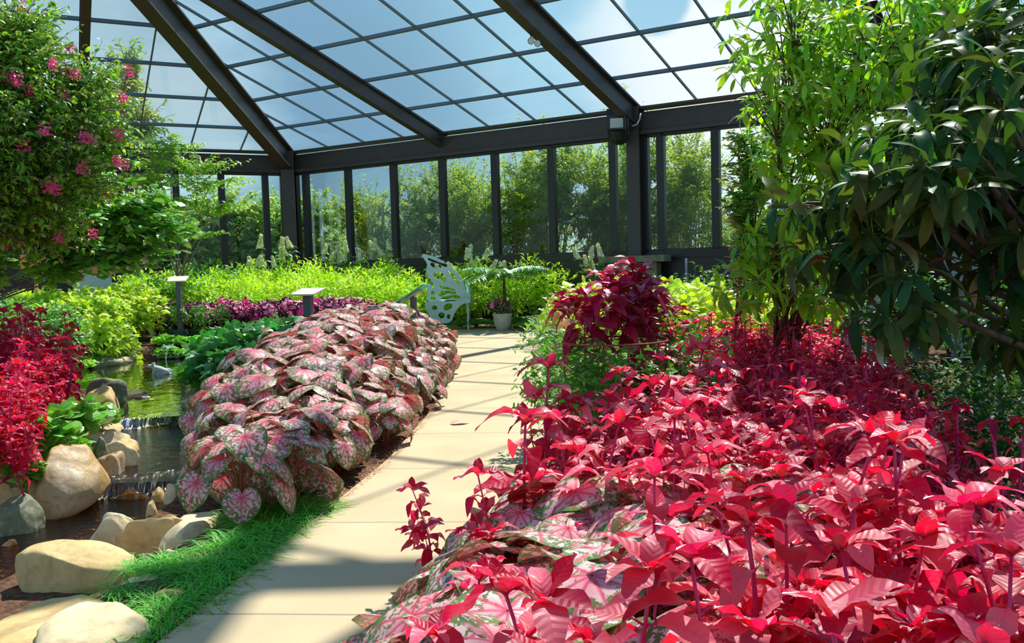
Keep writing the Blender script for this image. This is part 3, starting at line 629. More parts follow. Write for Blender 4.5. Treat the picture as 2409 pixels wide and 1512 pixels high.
for k, (x, y) in enumerate(cand):
    if min(math.hypot(x-a, y-b) for a, b in am_pos) < .15: continue
    if y > 4.2 and x > 1.35+.1*(5-y): continue
    if x < .55 and 1.9 < y < 4.5 and random.random() < .62: continue
    s_ = random.uniform(.72, .95) if x > pr_(y)+.4 else random.uniform(.5, .72)
    place(AMX[k % 5], (x, y, hz(x, y)), random.uniform(0, 6.28), s_, LBL_AM, 'amaranth', 'crimson amaranths in the near right bed', tilt=(random.gauss(0, .06), random.gauss(0, .06)))
# small-leaved red plants filling the back and outer side of the bed
RX = [make_amaranth('bloodleaf', h, 140+i, L=.088, leafm=M_RED, branches=11, node=.06, tmpl=T_OV) for i, h in enumerate((.60, .68, .55, .63))]
cand = spots(lambda x, y: pr_(y)+.9 < x < xr_(y)+.3 and clear(x, y) and (y > 5.6 or x > 1.15+.1*(5-y)) and not (x < 1.25 and y < 8.2), .6, 3.8, 3.2, 12.5, .31, 6)
for k, (x, y) in enumerate(cand):
    place(RX[k % 4], (x, y, hz(x, y)), random.uniform(0, 6.28), random.uniform(.95, 1.35), 'small-leaved red bloodleaf in the dense mass behind the large-leaved amaranths', 'bloodleaf', 'small-leaved red plants in the right bed')
MX = [make_amaranth('maroon_amaranth', 1.32, 160+i, L=.26, leafm=M_AMD, branches=7, node=.10, fullness=.3) for i in range(2)]
for k, (px, py, y, lb) in enumerate([(1400, 700, 6.2, 'dark maroon amaranth with big drooping leaves over the vine, nearer the path'), (1540, 690, 6.3, 'dark maroon amaranth with big leaves over the vine, farther from the path'), (1470, 640, 6.6, 'tallest dark maroon amaranth, its crown in front of the window wall')]):
    g = DP(px, py, y); zb = hz(g.x, y); place(MX[k % 2], (g.x, y, zb), k*2., (g.z+.02-zb)/1.32, lb, 'amaranth')
# red mass at the left, over the pond bank
RL = [make_amaranth('bloodleaf', h, 150+i, L=.13, leafm=M_RED, branches=9, node=.075, tmpl=T_AM) for i, h in enumerate((.95, .85, 1.02))]
cand = spots(lambda x, y: x < interp([(5, -3.0), (6.5, -3.55), (8, -4.15), (10, -5.0), (11, -5.5)], y) and x > -6.4 and x > -.72*y, -6.6, -2.6, 6.3, 10.8, .34, 9)
for k, (x, y) in enumerate(cand):
    place(RL[k % 3], (x, y, max(hz(x, y), -.05)), random.uniform(0, 6.28), random.uniform(.95, 1.25)*(1 if x < -4.6 else .85), 'red bloodleaf on the bank left of the stream and boulders', 'bloodleaf', 'red plants on the left bank')
# ---------------------------------------------------------------- caladiums
CX = [make_caladium('caladium', .60, .31, 18, .27, 200+i) for i in range(4)]
XL = [(5.2, -1.7), (6.2, -2.05), (8, -2.6), (10, -2.75), (13, -3.1), (17, -3.7)]
cand = spots(lambda x, y: interp(XL, y) < x < pl_(y)-.14, -4.2, -.8, 5.4, 17.2, .36, 11)
for k, (x, y) in enumerate(cand):
    e_ = min(1, (pl_(y)-x)/.7); s_ = random.uniform(.85, 1.02)*(.72+.34*e_)
    place(CX[k % 4], (x, y, hz(x, y)-.02), random.uniform(0, 6.28), s_, 'pink and green caladium in the long bed between stream and path', 'caladium', 'caladiums left of the path', tilt=(0, .16*(1-e_)))
CY = [make_caladium('caladium', .50, .30, 11, .30, 220+i) for i in range(3)]
cand = spots(lambda x, y: pr_(y)-.02 < x < pr_(y)+1.25 and not (y > 3.7 and x > .35), -1., 1.4, 1.9, 4.6, .33, 12)
for k, (x, y) in enumerate(cand):
    e_ = min(1, (x-pr_(y))/.5); place(CY[k % 3], (x, y, hz(x, y)-.02), random.uniform(0, 6.28), random.uniform(.95, 1.15)*(.75+.3*e_), 'pink and green caladium under the crimson amaranths right of the path', 'caladium', 'caladiums right of the path')
# ================================================================ back beds
lh = dict
CH = [make_bush('golden_perennial', .52, h, 430, .13, T_LAN, M_CHA, 300+i, lobes=7, nst=7, up=.3, shell=.5, base=.3) for i, h in enumerate((1.25, 1.4, 1.15))]
def wallY(x): return P1[1]+(x-P1[0])*dB[1]/dB[0]
cand = spots(lambda x, y: y < wallY(x)-1.2 and y < 25.4, -9.6, -2.0, 21.3, 25.9, .80, 21)+spots(lambda x, y: y < wallY(x)-.9, -1.9, 3.8, 22.9, 25., .78, 22)
for k, (x, y) in enumerate(cand):
    place(CH[k % 3], (x, y, hz(x, y)), random.uniform(0, 6), random.uniform(.9, 1.08)*(1.22 if x > -2 else 1), 'chartreuse leafy perennial in the bright mass below the window wall', 'shrub', 'chartreuse perennials below the windows')
BG = [make_bush('begonia', .34, .62, 300, .085, T_OV, M_DRK, 320+i, lobes=5, nst=4, flower=(M_MPK if i == 1 else M_PNK, 60, .055), base=.1) for i in range(3)]
cand = spots(lambda x, y: x > -7.9+(y-18.4)*.2, -8., -2.9, 19.3, 21.0, .47, 23)
for k, (x, y) in enumerate(cand): place(BG[k % 3], (x, y, hz(x, y)), random.uniform(0, 6), random.uniform(.95, 1.2), 'dark-leaved plant covered in pink flowers in front of the chartreuse mass', 'flower', 'pink flowering dark plants')
# hydrangeas with cream panicles
def make_hydrangea(name, H, seed, npan):
    r = np.random.default_rng(seed); root = empty(name); st = MB(); P = []; Dn = []; Nn = []; Sz = []
    for i in range(9):
        a = r.random()*2*PI; rd = r.uniform(.1, .55); top = np.array([math.cos(a)*rd, math.sin(a)*rd, H*r.uniform(.75, 1.)]); st.tube([(0, 0, 0), top*[.4, .4, .55], top], [.012, .009, .006], 5)
        for j in range(7):
            k = .35+.62*j/6; c = top*[k, k, k]; 
            for sd in range(2):
                b = a+j*PI/2+sd*PI; e = r.uniform(-.1, .5); P.append(c); Dn.append(sph(b, e)); Nn.append([0, 0, 1.]+r.normal(0, .3, 3)); Sz.append(r.uniform(.13, .19))
        if i < npan:
            h_ = r.uniform(.24, .34); n = 130; kk = r.random(n); an = r.random(n)*2*PI; rr = .085*(1-kk*.8)*np.sqrt(r.random(n)*.5+.5); ln = r.normal(0, .25, 2)
            pos = top+np.stack([np.cos(an)*rr+ln[0]*kk*h_, np.sin(an)*rr+ln[1]*kk*h_, kk*h_-.03], -1); d_ = np.stack([np.cos(an), np.sin(an), r.random(n)*.8], -1)
            scatter('flower_panicle', T_SM, pos, np.cross(d_, r.normal(0, 1, (n, 3))), d_, .062, M_CRM, root, width=1.8)
    st.build('stem', M_GST, root, smooth=True); scatter('foliage', T_OV, P, Dn, Nn, Sz, M_GRN, root); return root
HY = [make_hydrangea('hydrangea', 1.75, 340, 5), make_hydrangea('hydrangea', 1.55, 341, 4)]
for k, (px, py, Y_, s_, lb) in enumerate([(655, 585, 24.2, 1.05, 'hydrangea with cream panicles in front of the corner column of the glasshouse'), (600, 600, 24.6, .95, 'hydrangea with cream panicles left of the corner column'), (785, 590, 25.2, .95, 'hydrangea with cream panicles below the first wide pane right of the corner'),
        (838, 590, 25.3, .98, 'slim hydrangea with cream heads in front of the second mullion from the corner'), (900, 592, 25., .98, 'leaning cream hydrangea between the second and third mullions from the corner'), (1025, 585, 24.2, 1.02, 'cream hydrangea directly behind the butterfly-wing bench tip'),
        (1105, 580, 23.8, 1.06, 'tallest cream hydrangea behind the fern fronds'), (1195, 585, 23.4, 1.03, 'cream hydrangea behind the centre of the spreading fern'), (1395, 610, 22.6, 1., 'cream hydrangea in front of the concrete ledge, behind the maroon plants')]):
    g = DP(px, py, Y_); place(HY[k % 2], (g.x, Y_, hz(g.x, Y_)), k*1.3, s_*1.02, lb, 'hydrangea')
# fern with spreading fronds above the white pot
def make_fern(name, n, L, H, seed, mat, arch=.5):
    r = np.random.default_rng(seed); root = empty(name); st = MB(); P = []; Dn = []; Nn = []; Sz = []
    st.tube([(0, 0, 0), (0, .02, H*.5), (0, 0, H)], [.05, .04, .03], 7)
    for i in range(n):
        a = i*2*PI/n+r.normal(0, .15); l_ = L*r.uniform(.8, 1.1); dh = np.array([math.cos(a), math.sin(a), 0]); sx = np.array([-dh[1], dh[0], 0]); e = r.uniform(.25, .6)
        pt = lambda k: np.array([0, 0, H])+dh*l_*k+UZ*l_*(e*k-arch*k*k)
        st.tube([pt(k) for k in (0, .25, .5, .75, 1)], [.008, .006, .005, .004, .002], 4)
        for j in range(22):
            k = .12+.88*j/21
            for sd in (-1, 1): P.append(pt(k)); Dn.append(sx*sd+dh*.35+UZ*-.1); Nn.append(UZ+r.normal(0, .1, 3)); Sz.append(l_*.30*math.sin(PI*min(1, k*.9+.1))**.7)
    st.build('stem', M_BARK, root, smooth=True); scatter('frond', T_LAN, P, Dn, Nn, Sz, mat, root, width=.8); return root
FN = make_fern('tree_fern', 15, 1.25, 1.30, 350, M_GRN, .42)
g = DP(1185, 640, 21.6); place(FN, (g.x, 21.6, 0), 0, 1., 'fern with wide arching fronds standing behind the white pot of pink flowers', 'fern')
FN2 = make_fern('fern', 11, .55, .12, 351, M_GRN, .55)
for k, (px, Y_, z, lb) in enumerate([(1255, 20.8, .35, 'low fern right of the white pot, among the silvery ground cover'), (1120, 22.2, .3, 'low fern between the butterfly bench and the white pot'), (1215, 22., .5, 'fern clump below the arching fronds, behind the pot')]):
    g = DP(px, 700, Y_); place(FN2, (g.x, Y_, 0), k, 1.1+.2*k, lb, 'fern')
SV = [make_bush('silver_ground_cover', .42, .50, 520, .055, T_SM, M_SIL, 360+i, lobes=6, nst=4, base=.02, shell=.4) for i in range(2)]
cand = spots(lambda x, y: pr_(y)-.05 < x < 1.9+(y-14)*.1, .4, 2.6, 13.5, 21.5, .55, 31)
for k, (x, y) in enumerate(cand): place(SV[k % 2], (x, y, hz(x, y)-.02), random.uniform(0, 6), random.uniform(.9, 1.25)*(1.0 if x < 1. else 1.5), 'airy silver-green ground cover spilling on the far right edge of the path', 'ground cover', 'silver-green cover beside the path')
# vine in the wire hoop
VN = [make_bush('passion_vine', .46, .98, 620, .10, T_STAR, M_GRN, 370+i, lobes=8, nst=6, up=0., shell=.35, base=.05) for i in range(2)]
VP = [(.66, 6.9), (1.0, 7.2), (.35, 7.3), (.72, 5.95), (1.15, 6.2), (.42, 6.2)]
VLB = ['green vine with starry leaves inside the rusty wire hoop', 'green vine just behind the rusty wire hoop', 'green vine trailing over the path edge beside the hoop', 'green vine in front of the hoop, below the maroon amaranths', 'green vine outside the hoop next to small-leaved red plants', 'green vine nearest the path, left of the hoop legs']
for k, (x, y) in enumerate(VP): place(VN[k % 2], (x, y, hz(x, y)), k*1.1, (.95, .95, 1.02+.05*(k % 3)), VLB[k], 'vine')
LM = [make_bush('sweet_potato_vine', .50, 1.2, 380, .13, T_HEART, M_LIME, 380+i, lobes=7, nst=5, up=.2, shell=.6, base=.1) for i in range(2)]
cand = spots(lambda x, y: x < 3.6 and (y > 12 or x > .9), .9, 4., 10.6, 15.5, .75, 33)
for k, (x, y) in enumerate(cand): place(LM[k % 2], (x, y, hz(x, y)), random.uniform(0, 6), random.uniform(.9, 1.08)*(1 if y > 12.2 else .82), 'lime green plant with rounded leaves behind the red bed', 'shrub', 'lime plants behind the red bed')
# left bank: lime bushes, green bushes
LY = [make_bush('golden_shrub', .62, 1.2, 520, .17, T_OV, M_LIME, 390+i, lobes=8, nst=6, up=.35, shell=.6, base=.1) for i in range(2)]
cand = spots(lambda x, y: x < -.412*y, -9.4, -6.0, 16.4, 19.0, .72, 35)
for k, (x, y) in enumerate(cand): place(LY[k % 2], (x, y, hz(x, y)-.05), random.uniform(0, 6), random.uniform(.85, 1.08), 'yellow-green leafy shrub on the far bank of the pond, left of the nursery pots', 'shrub', 'yellow-green shrubs behind the pond')
GB = [make_bush('green_shrub', .7, 1.25, 560, .13, T_OV, M_GRN, 400+i, lobes=8, nst=6, up=.3, base=.1) for i in range(2)]
cand = spots(lambda x, y: x > -.56*y-1.8 and x < -7.0-(y-12)*.12, -12, -6.6, 12.6, 18., .95, 36)
for k, (x, y) in enumerate(cand): place(GB[k % 2], (x, y, hz(x, y)-.05), random.uniform(0, 6), random.uniform(.8, 1.0), 'mid green shrub behind the left red plants', 'shrub', 'green shrubs on the left bank')
cand = spots(lambda x, y: x > -.415*y, -11.5, -7.4, 20.5, 25.0, 1.15, 37)
for k, (x, y) in enumerate(cand): place(GB[k % 2], (x, y, hz(x, y)-.05), random.uniform(0, 6), random.uniform(1.0, 1.15), 'dark green shrub along the left window wall', 'shrub', 'shrubs along the left window wall')
GC = [make_bush('creeping_cover', .38, .32, 520, .06, T_HEART, M_GND, 410+i, lobes=6, nst=3, up=.5, shell=.4, base=0.) for i in range(2)]
cand = spots(lambda x, y: x > -.36*y-.6 and (y > 16.95 or x > -5.2), -7.3, -4.4, 15.9, 17.8, .44, 38)+spots(lambda x, y: True, -7.9, -7.2, 15.3, 16.6, .5, 39)
for k, (x, y) in enumerate(cand): place(GC[k % 2], (x, y, max(hz(x, y), -.04)-.03), random.uniform(0, 6), (1., 1., random.uniform(.55, .8)), 'bright creeping ground cover along the far rim of the pond', 'ground cover', 'bright cover on the pond rim')
OK_ = [make_bush('oakleaf_shrub', .52, .78, 150, .26, T_OAK, M_OAK, 420+i, lobes=6, nst=6, up=.25, shell=.65, base=.1) for i in range(2)]
OKL = [(-3.2, 10.2), (-3.5, 10.9), (-3.25, 11.6), (-3.9, 11.7), (-3.6, 12.4), (-4.2, 12.6), (-3.6, 13.3), (-4.3, 13.5), (-3.9, 14.4), (-4.6, 14.6), (-3.2, 12.5), (-4.1, 15.4)]
for k, (x, y) in enumerate(OKL): place(OK_[k % 2], (x, y, max(hz(x, y), -.05)), k*2.1, 1.0-.02*(k % 3)-(.2 if k == 0 else 0), 'blue-green oak-leaved shrub between the pond and the pink caladiums', 'shrub', 'oak-leaved shrubs beside the pond')
# liriope grass
LT = [make_tuft('grass_tuft', 110, .30, 430+i, M_GRS) for i in range(3)]
cand = spots(lambda x, y: pl_(y)-.14-.24*smooth(3.6, 5.0, y) < x < pl_(y)-.01, -2.6, -.9, 3.75, 5.75, .125, 41)
for px, py in [(372, 1205), (385, 1190), (410, 1170), (430, 1165), (330, 1310), (345, 1335), (365, 1340), (380, 1345), (360, 1420), (290, 1400), (400, 1330), (415, 1345), (350, 1215), (450, 1180), (470, 1190), (500, 1195), (520, 1190), (550, 1215), (590, 1230), (480, 1165)]:
    g = G(px, py, -.03); cand.append((g.x, g.y))
for k, (x, y) in enumerate(cand):
    place(LT[k % 3], (x, y, hz(x, y)-.01), random.uniform(0, 6), random.uniform(.6, .9) if k < len(cand)-20 else random.uniform(.45, .7), 'green fountain-like grass tuft between the boulders and the path', 'grass tuft', 'grass tufts along the path')
SG = make_tuft('rush_clump', 160, .75, 440, M_SIL, spread=.08)
g = G(215, 852, -.05); place(SG, (g.x-.05, g.y+.2, -.05), 0, 1.2, 'grey-green rush clump at the far left water edge of the pond', 'rush')
# small broad-leaved creepers at the left boulders
CP = make_bush('boulder_creeper', .26, .34, 110, .12, T_HEART, M_RDB, 445, lobes=5, nst=4, up=.2)
for k, (px, py, z, s_, lb) in enumerate([(190, 985, .25, 1.2, 'bright green creeper below the left red plants, over the smooth tan rock'), (120, 1010, .30, 1.1, 'bright green creeper between the red plants and the low dark rock'), (165, 1040, .1, .9, 'bright green creeper just above the rounded tall boulder'), (40, 1100, .05, .8, 'low green seedlings beside the shadowed flat rock'), (235, 960, .2, .8, 'small green creeper leaning out to the pond beside the dark slab'), (55, 1085, .15, .8, 'leafy seedling at the foot of the left red plants')]):
    g = G(px, py, z); place(CP, (g.x, g.y, z-.22), k, s_, lb, 'creeper')
# right side understorey
DK = [make_bush('dark_shrub', .75, 1.35, 420, .13, T_OV, M_DKG, 450+i, lobes=8, nst=6, up=.2, base=.1) for i in range(2)]
cand = spots(lambda x, y: x > xr_(y)+1.0 or y > 12.5, 3.4, 10.5, 8.2, 19., 1.35, 43)+[(3.3, 6.2), (3.9, 5.6), (4.4, 6.8), (3.7, 7.4), (2.9, 5.3), (3.2, 4.7), (3.1, 7.0), (3.6, 6.6), (2.8, 4.3), (4.3, 6.0), (3.7, 5.0)]
for k, (x, y) in enumerate(cand):
    if x > 7.4: continue
    place(DK[k % 2], (x, y, hz(x, y)-.05), random.uniform(0, 6), random.uniform(.75, 1.1)*(.55 if y < 7.5 else 1), 'dark green shrub in the shade behind the outer edge of the red bed', 'shrub', 'dark shrubs on the shaded right side')
BB = make_tuft('leafy_shoot', 60, .45, 460, M_GND, spread=.06)
for k, (px, py, lb) in enumerate([(2395, 1060, 'bright green grassy shoots at the outer corner of the red bed'), (2400, 1150, 'bright green shoots below the outer amaranth leaves')]):
    g = G(px, py, .55); place(BB, (g.x+.05, g.y, hz(g.x, g.y)), k, 1.5, lb, 'shoot')
# ================================================================ trees
def make_tree(name, base, blobs, mat, bark, tmpl, L, ntw, lpt, seed, tr=.06, whorl=0, flowers=None, stems=1, droop=0., flat=0., lw=1.):
    """blobs: (x, y, z, rx, ry, rz) crown masses relative to base; every twig hangs on a branch"""
    r = np.random.default_rng(seed); root = empty(name, (base[0], base[1], base[2])); wood = MB(); P = []; Dn = []; Nn = []; Sz = []
    tot = sum(b[3]*b[5] for b in blobs); zt = min(b[2] for b in blobs)
    for si in range(stems):
        bb = [b for i, b in enumerate(blobs) if i % stems == si] or blobs[:1]
        cen = np.mean([b[:3] for b in bb], 0); fork = np.array([cen[0]*.35, cen[1]*.35, max(zt*.55, .25)])+r.normal(0, .05, 3); o = r.normal(0, .05*(stems > 1), 3)*[1, 1, 0]
        wood.tube([o, o+fork*[.4, .4, .5], fork], [tr, tr*.85, tr*.7], 8)
        for b in bb:
            c = np.array(b[:3]); R3 = np.array(b[3:6]); mid = (fork+c)/2+r.normal(0, .08, 3)*R3.max(); wood.tube([fork, mid, c], [tr*.6, tr*.42, tr*.22], 6)
            n = max(4, int(ntw*b[3]*b[5]/tot))
            for k in range(n):
                d = unit(r.normal(0, 1, 3)); e = c+d*R3*r.uniform(.5, 1.28); s0 = c+d*R3*r.uniform(0, .3)+(mid-c)*r.random()*.4
                e = e+[0, 0, -droop*r.random()*R3[2]]
                m = (s0+e)/2+[0, 0, R3[2]*.12]; wood.tube([s0, m, e], [tr*.12+.002, tr*.09+.0015, .0015], 4, cap=False)
                td = unit(e-m)
                if whorl:
                    for q in range(whorl):
                        a = q*2*PI/whorl+r.random(); t1 = unit(np.cross(td, [.1, .2, 1.])); t2 = np.cross(td, t1); dd = unit(t1*math.cos(a)+t2*math.sin(a)+td*r.uniform(.1, .8)+[0, 0, -droop*.8])
                        P.append(e-td*.02*q/whorl); Dn.append(dd); Nn.append(unit(np.array([0, 0, 1.])+td*.4)+r.normal(0, .25, 3)); Sz.append(L*r.uniform(.7, 1.15))
                    for q in range(lpt):
                        kk = r.random(); p_ = s0+(m-s0)*kk if r.random() < .3 else m+(e-m)*kk; P.append(p_); Dn.append(unit(r.normal(0, 1, 3)+td*.6-[0, 0, droop])); Nn.append([0, 0, 1.]+r.normal(0, .35, 3)); Sz.append(L*r.uniform(.6, 1.))
                else:
                    for q in range(lpt):
                        kk = (q+r.random())/lpt; p_ = s0*(1-kk)**2+2*m*kk*(1-kk)+e*kk*kk; sd = 1 if q % 2 else -1
                        sx = unit(np.cross(td, [0, 0, 1.])); P.append(p_+r.normal(0, .02, 3)*R3.max()*(1-flat)); Dn.append(unit(sx*sd*.9+td*.6+r.normal(0, .35*(1-flat), 3)-[0, 0, droop*.6])); Nn.append(np.array([0, 0, 1.])+r.normal(0, .35*(1-flat*.7), 3)); Sz.append(L*r.uniform(.65, 1.1))
    wood.build('trunk', bark, root, smooth=True); scatter('foliage', tmpl, P, Dn, Nn, Sz, mat, root, width=lw)
    if flowers:
        fm, nf, fr, fsz = flowers
        for i in range(nf):
            b = blobs[i % len(blobs)]; d = unit(r.normal(0, 1, 3)*[1, 1, .8]+[.05, -.5, .1]); c = np.array(b[:3])+d*np.array(b[3:6])*r.uniform(.85, 1.05); n = 70
            pp = c+np.clip(r.normal(0, fr, (n, 3)), -1.1*fr, 1.1*fr)*[1, 1, 1.2]; d2 = r.normal(0, 1, (n, 3)); scatter('flower_cluster', T_SM, pp, np.cross(d2, r.normal(0, 1, (n, 3))), d2, fsz, fm, root, width=1.7)
    return root
def px_blobs(base, lst):
    o = []
    for px, py, Y_, rx, rz, ry in lst:
        g = DP(px, py, Y_); k = Y_/FPX; o.append((g.x-base[0], g.y-base[1], g.z-base[2], rx*k, ry, rz*k))
    return o
b = (-10.5, 12.5, -.03); T = make_tree('crape_myrtle', b, px_blobs(b, [(20, 140, 10., 170, 110, .8), (150, 250, 10., 150, 90, .8), (40, 330, 9.6, 170, 110, .8), (230, 200, 10.4, 70, 90, .6), (170, 420, 10., 130, 80, .7), (0, 500, 9.8, 150, 90, .7), (-60, 50, 10.5, 160, 120, .8), (260, 330, 10.2, 60, 60, .5), (120, 530, 10.3, 110, 70, .5), (-40, 200, 9.8, 130, 110, .7), (30, 420, 9.6, 120, 90, .6), (-60, 420, 10., 120, 110, .7), (60, 60, 10.2, 120, 60, .6)]), M_MYR, M_BARK, T_OV, .095, 1900, 16, 500, tr=.035, stems=3, flowers=(M_MPK, 60, .038, .026))
tag(T, 'crape myrtle tree with pink flower clusters filling the upper left corner', 'tree')
b = (-10.2, 13.6, -.03); T = make_tree('redbud', b, px_blobs(b, [(150, 540, 11.2, 130, 60, .6), (300, 500, 11.4, 100, 50, .5), (400, 530, 11.4, 90, 35, .4), (40, 540, 11., 90, 40, .5), (250, 600, 11.4, 110, 40, .4), (230, 430, 11.5, 100, 50, .5), (60, 480, 10.8, 110, 50, .5), (150, 620, 11.1, 90, 35, .4), (-30, 600, 10.6, 90, 60, .5), (380, 470, 11.6, 80, 35, .4), (350, 590, 11.6, 70, 25, .3)]), M_RDB, M_BARK, T_HEART, .135, 560, 9, 510, tr=.025, droop=.5, flat=.3)
tag(T, 'redbud tree with heart-shaped leaves drooping below the crape myrtle', 'tree')
g = DP(418, 640, 21.); b = (g.x, 21., .17); T = make_tree('dogwood', b, px_blobs(b, [(400, 335, 21., 95, 12, .9), (470, 380, 20.8, 110, 12, .9), (350, 420, 21.2, 90, 14, .9), (500, 425, 21., 90, 10, .9), (420, 470, 21., 110, 12, .9), (520, 480, 20.9, 80, 9, .8), (370, 520, 21., 80, 14, .8), (360, 370, 21., 60, 12, .8), (470, 545, 21.1, 60, 10, .6)]), M_SUN, M_BARK2, T_OV, .14, 260, 14, 520, tr=.028, flat=.8, stems=2)
tag(T, 'slender young tree with flat layered bright green sprays behind a small sign', 'tree')
# right: bright tree and dark magnolia
rm_ = np.random.default_rng(91); MAGB = []
for i in range(34):
    x_ = rm_.uniform(1960, 2450); y_ = rm_.uniform(-20, 760)
    if (x_-1960)*1.05+y_ < 430 or (x_ > 2200 and y_ > 660) or (2140 < x_ < 2400 and y_ > 480) or (1900 < x_ < 2110 and y_ > 600): continue
    MAGB.append((x_, y_, rm_.uniform(3.9, 5.3), rm_.uniform(60, 120), rm_.uniform(35, 75), rm_.uniform(.25, .5)))
MAGB += [(1950, 470, 4.8, 110, 50, .4), (1960, 580, 4.8, 90, 45, .4), (2130, 700, 4.2, 90, 50, .35), (2420, 600, 4.3, 80, 120, .35), (2380, 760, 5.0, 70, 60, .35), (2330, 430, 4.8, 90, 60, .4), (2250, 400, 5., 80, 50, .4), (2180, 520, 5., 70, 40, .3)]
b = (2.55, 9.2, 0); T = make_tree('bay_tree', b, px_blobs(b, [(1880, 60, 7.4, 150, 90, .8), (2060, 120, 7.4, 170, 110, .8), (1830, 210, 7.4, 110, 70, .6), (1960, 300, 7.6, 160, 90, .7), (1860, 400, 7.8, 90, 60, .5), (2200, 60, 7.6, 170, 120, .8), (1880, 560, 8., 130, 80, .6), (2050, 480, 7.8, 150, 110, .7), (1800, 660, 8.2, 100, 60, .5), (1900, 700, 8.2, 90, 45, .5)]), M_SUN, M_BARK, T_MAG, .17, 520, 3, 530, tr=.045, whorl=6, stems=3)
tag(T, 'sunlit tree with whorled bright green leaves rising to the roof on the right', 'tree')
b = (2.5, 10.4, 0); T = make_tree('maple', b, px_blobs(b, [(1770, 320, 8.4, 55, 30, .4), (1790, 400, 8.4, 85, 40, .5), (1750, 470, 8.4, 60, 35, .4), (1780, 540, 8.5, 75, 45, .5), (1800, 620, 8.7, 80, 40, .5), (1840, 300, 8.6, 60, 30, .4)]), M_GRN, M_BARK, T_STAR, .14, 230, 9, 535, tr=.03, flat=.3)
tag(T, 'small maple with star-shaped leaves in front of the rightmost visible panes', 'tree')
b = (4.7, 5.6, 0); T = make_tree('magnolia', b, px_blobs(b, MAGB), M_MAG, M_BARK, T_MAG, .20, 360, 2, 540, tr=.05, whorl=6, droop=.5)
tag(T, 'dark magnolia with large glossy leaves hanging in the shaded right side', 'tree')
# outdoors
def out_tree(name, H, R_, n, L, seed, mat, tmpl, stems, cols):
    r = np.random.default_rng(seed); bl = []
    for i in range(cols): a = r.random()*2*PI; bl.append((math.cos(a)*R_*r.uniform(.1, .6), math.sin(a)*R_*r.uniform(.1, .6), H*r.uniform(.25, .80), R_*r.uniform(.45, .7), R_*r.uniform(.45, .7), H*r.uniform(.16, .24)))
    return make_tree(name, (0, 0, 0), bl, mat, M_BARK2, tmpl, L, n, 42, seed, tr=.05, stems=stems)
OT = [out_tree('wax_myrtle', 6.6, 1.7, 300, .15, 600, M_OUT, T_LAN, 4, 12), out_tree('wax_myrtle', 6.2, 1.8, 300, .15, 601, M_OUT, T_LAN, 5, 12), out_tree('wax_myrtle', 7., 1.6, 300, .15, 602, M_OUT, T_LAN, 4, 13)]
WL = ['wax myrtle outside the glass wall, first right of the corner column']
tl = [(-.9, 4.6, .80), (.6, 4.2, .84), (1.9, 4.2, .90), (3.1, 5.2, .92), (4.3, 4.2, .92), (5.9, 4.8, .97), (7.3, 3.9, 1.0), (8.9, 4.6, 1.03), (10.2, 4.0, 1.0), (11.6, 4.2, .84), (13.2, 4., .55), (1.8, 7., .85), (5., 7.4, .95), (8.2, 7.2, 1.02), (11., 7.4, 1.), (14.6, 4.8, .50), (16.4, 5.2, .55), (18., 5.6, .55), (20., 5.4, .6), (13.6, 8., .60), (17.2, 8.5, .6), (22., 5.5, .7), (24., 5.5, .7)]
for k, (s_, o_, sc_) in enumerate(tl):
    q = P1+dB*s_+nB*o_; place(OT[k % 3], (q[0], q[1], -.1), k*1.7, sc_, 'leafy wax myrtle growing outside the back window wall', 'tree', 'wax myrtles outside the back wall')
OB = [out_tree('round_tree', 5.4, 3.0, 480, .23, 610+i, M_OUT2, T_OV, 2, 12) for i in range(2)]
for k, (s_, o_, sc_) in enumerate([(-2, 9, 1.0), (0, 10, 1.0), (2.5, 11, 1.0), (4, 13, .95), (8, 12, 1.), (12, 11, 1.05), (2, 20, 1.15), (7, 21, 1.25), (12, 20, 1.3), (-4, 16, 1.05), (16, 12, 1.1), (5.5, 8, .8)]):
    q = P1+dL*s_+nL*o_; place(OB[k % 2], (q[0], q[1], -.1), k*2.2, sc_, 'rounded pale green tree outside the left window wall', 'tree', 'rounded trees outside the left wall')
for k, (s_, o_, sc_) in enumerate([(17., 16, .75), (20, 20, 1.0), (14, 22, .8), (24, 18, 1.05)]):
    q = P1+dB*s_+nB*o_; place(OB[k % 2], (q[0], q[1], -.1), k*2.2, sc_, 'rounded tree in the distance beyond the right-hand panes', 'tree', 'rounded trees beyond the right-hand panes')
b = tuple(DP(300, 600, 44.)); b = (b[0], 44., 0); T = make_tree('cedar', b, px_blobs(b, [(300, 140, 44, 40, 50, 1.), (290, 210, 44, 60, 60, 1.4), (330, 270, 44, 60, 55, 1.5), (260, 300, 44, 80, 60, 1.6), (320, 380, 44, 90, 70, 1.8), (240, 420, 44, 90, 70, 1.8)]), M_OUT2, M_BARK, T_LAN, .45, 330, 12, 620, tr=.18)
tag(T, 'tall feathery tree seen through the left roof panes behind the crape myrtle', 'tree')
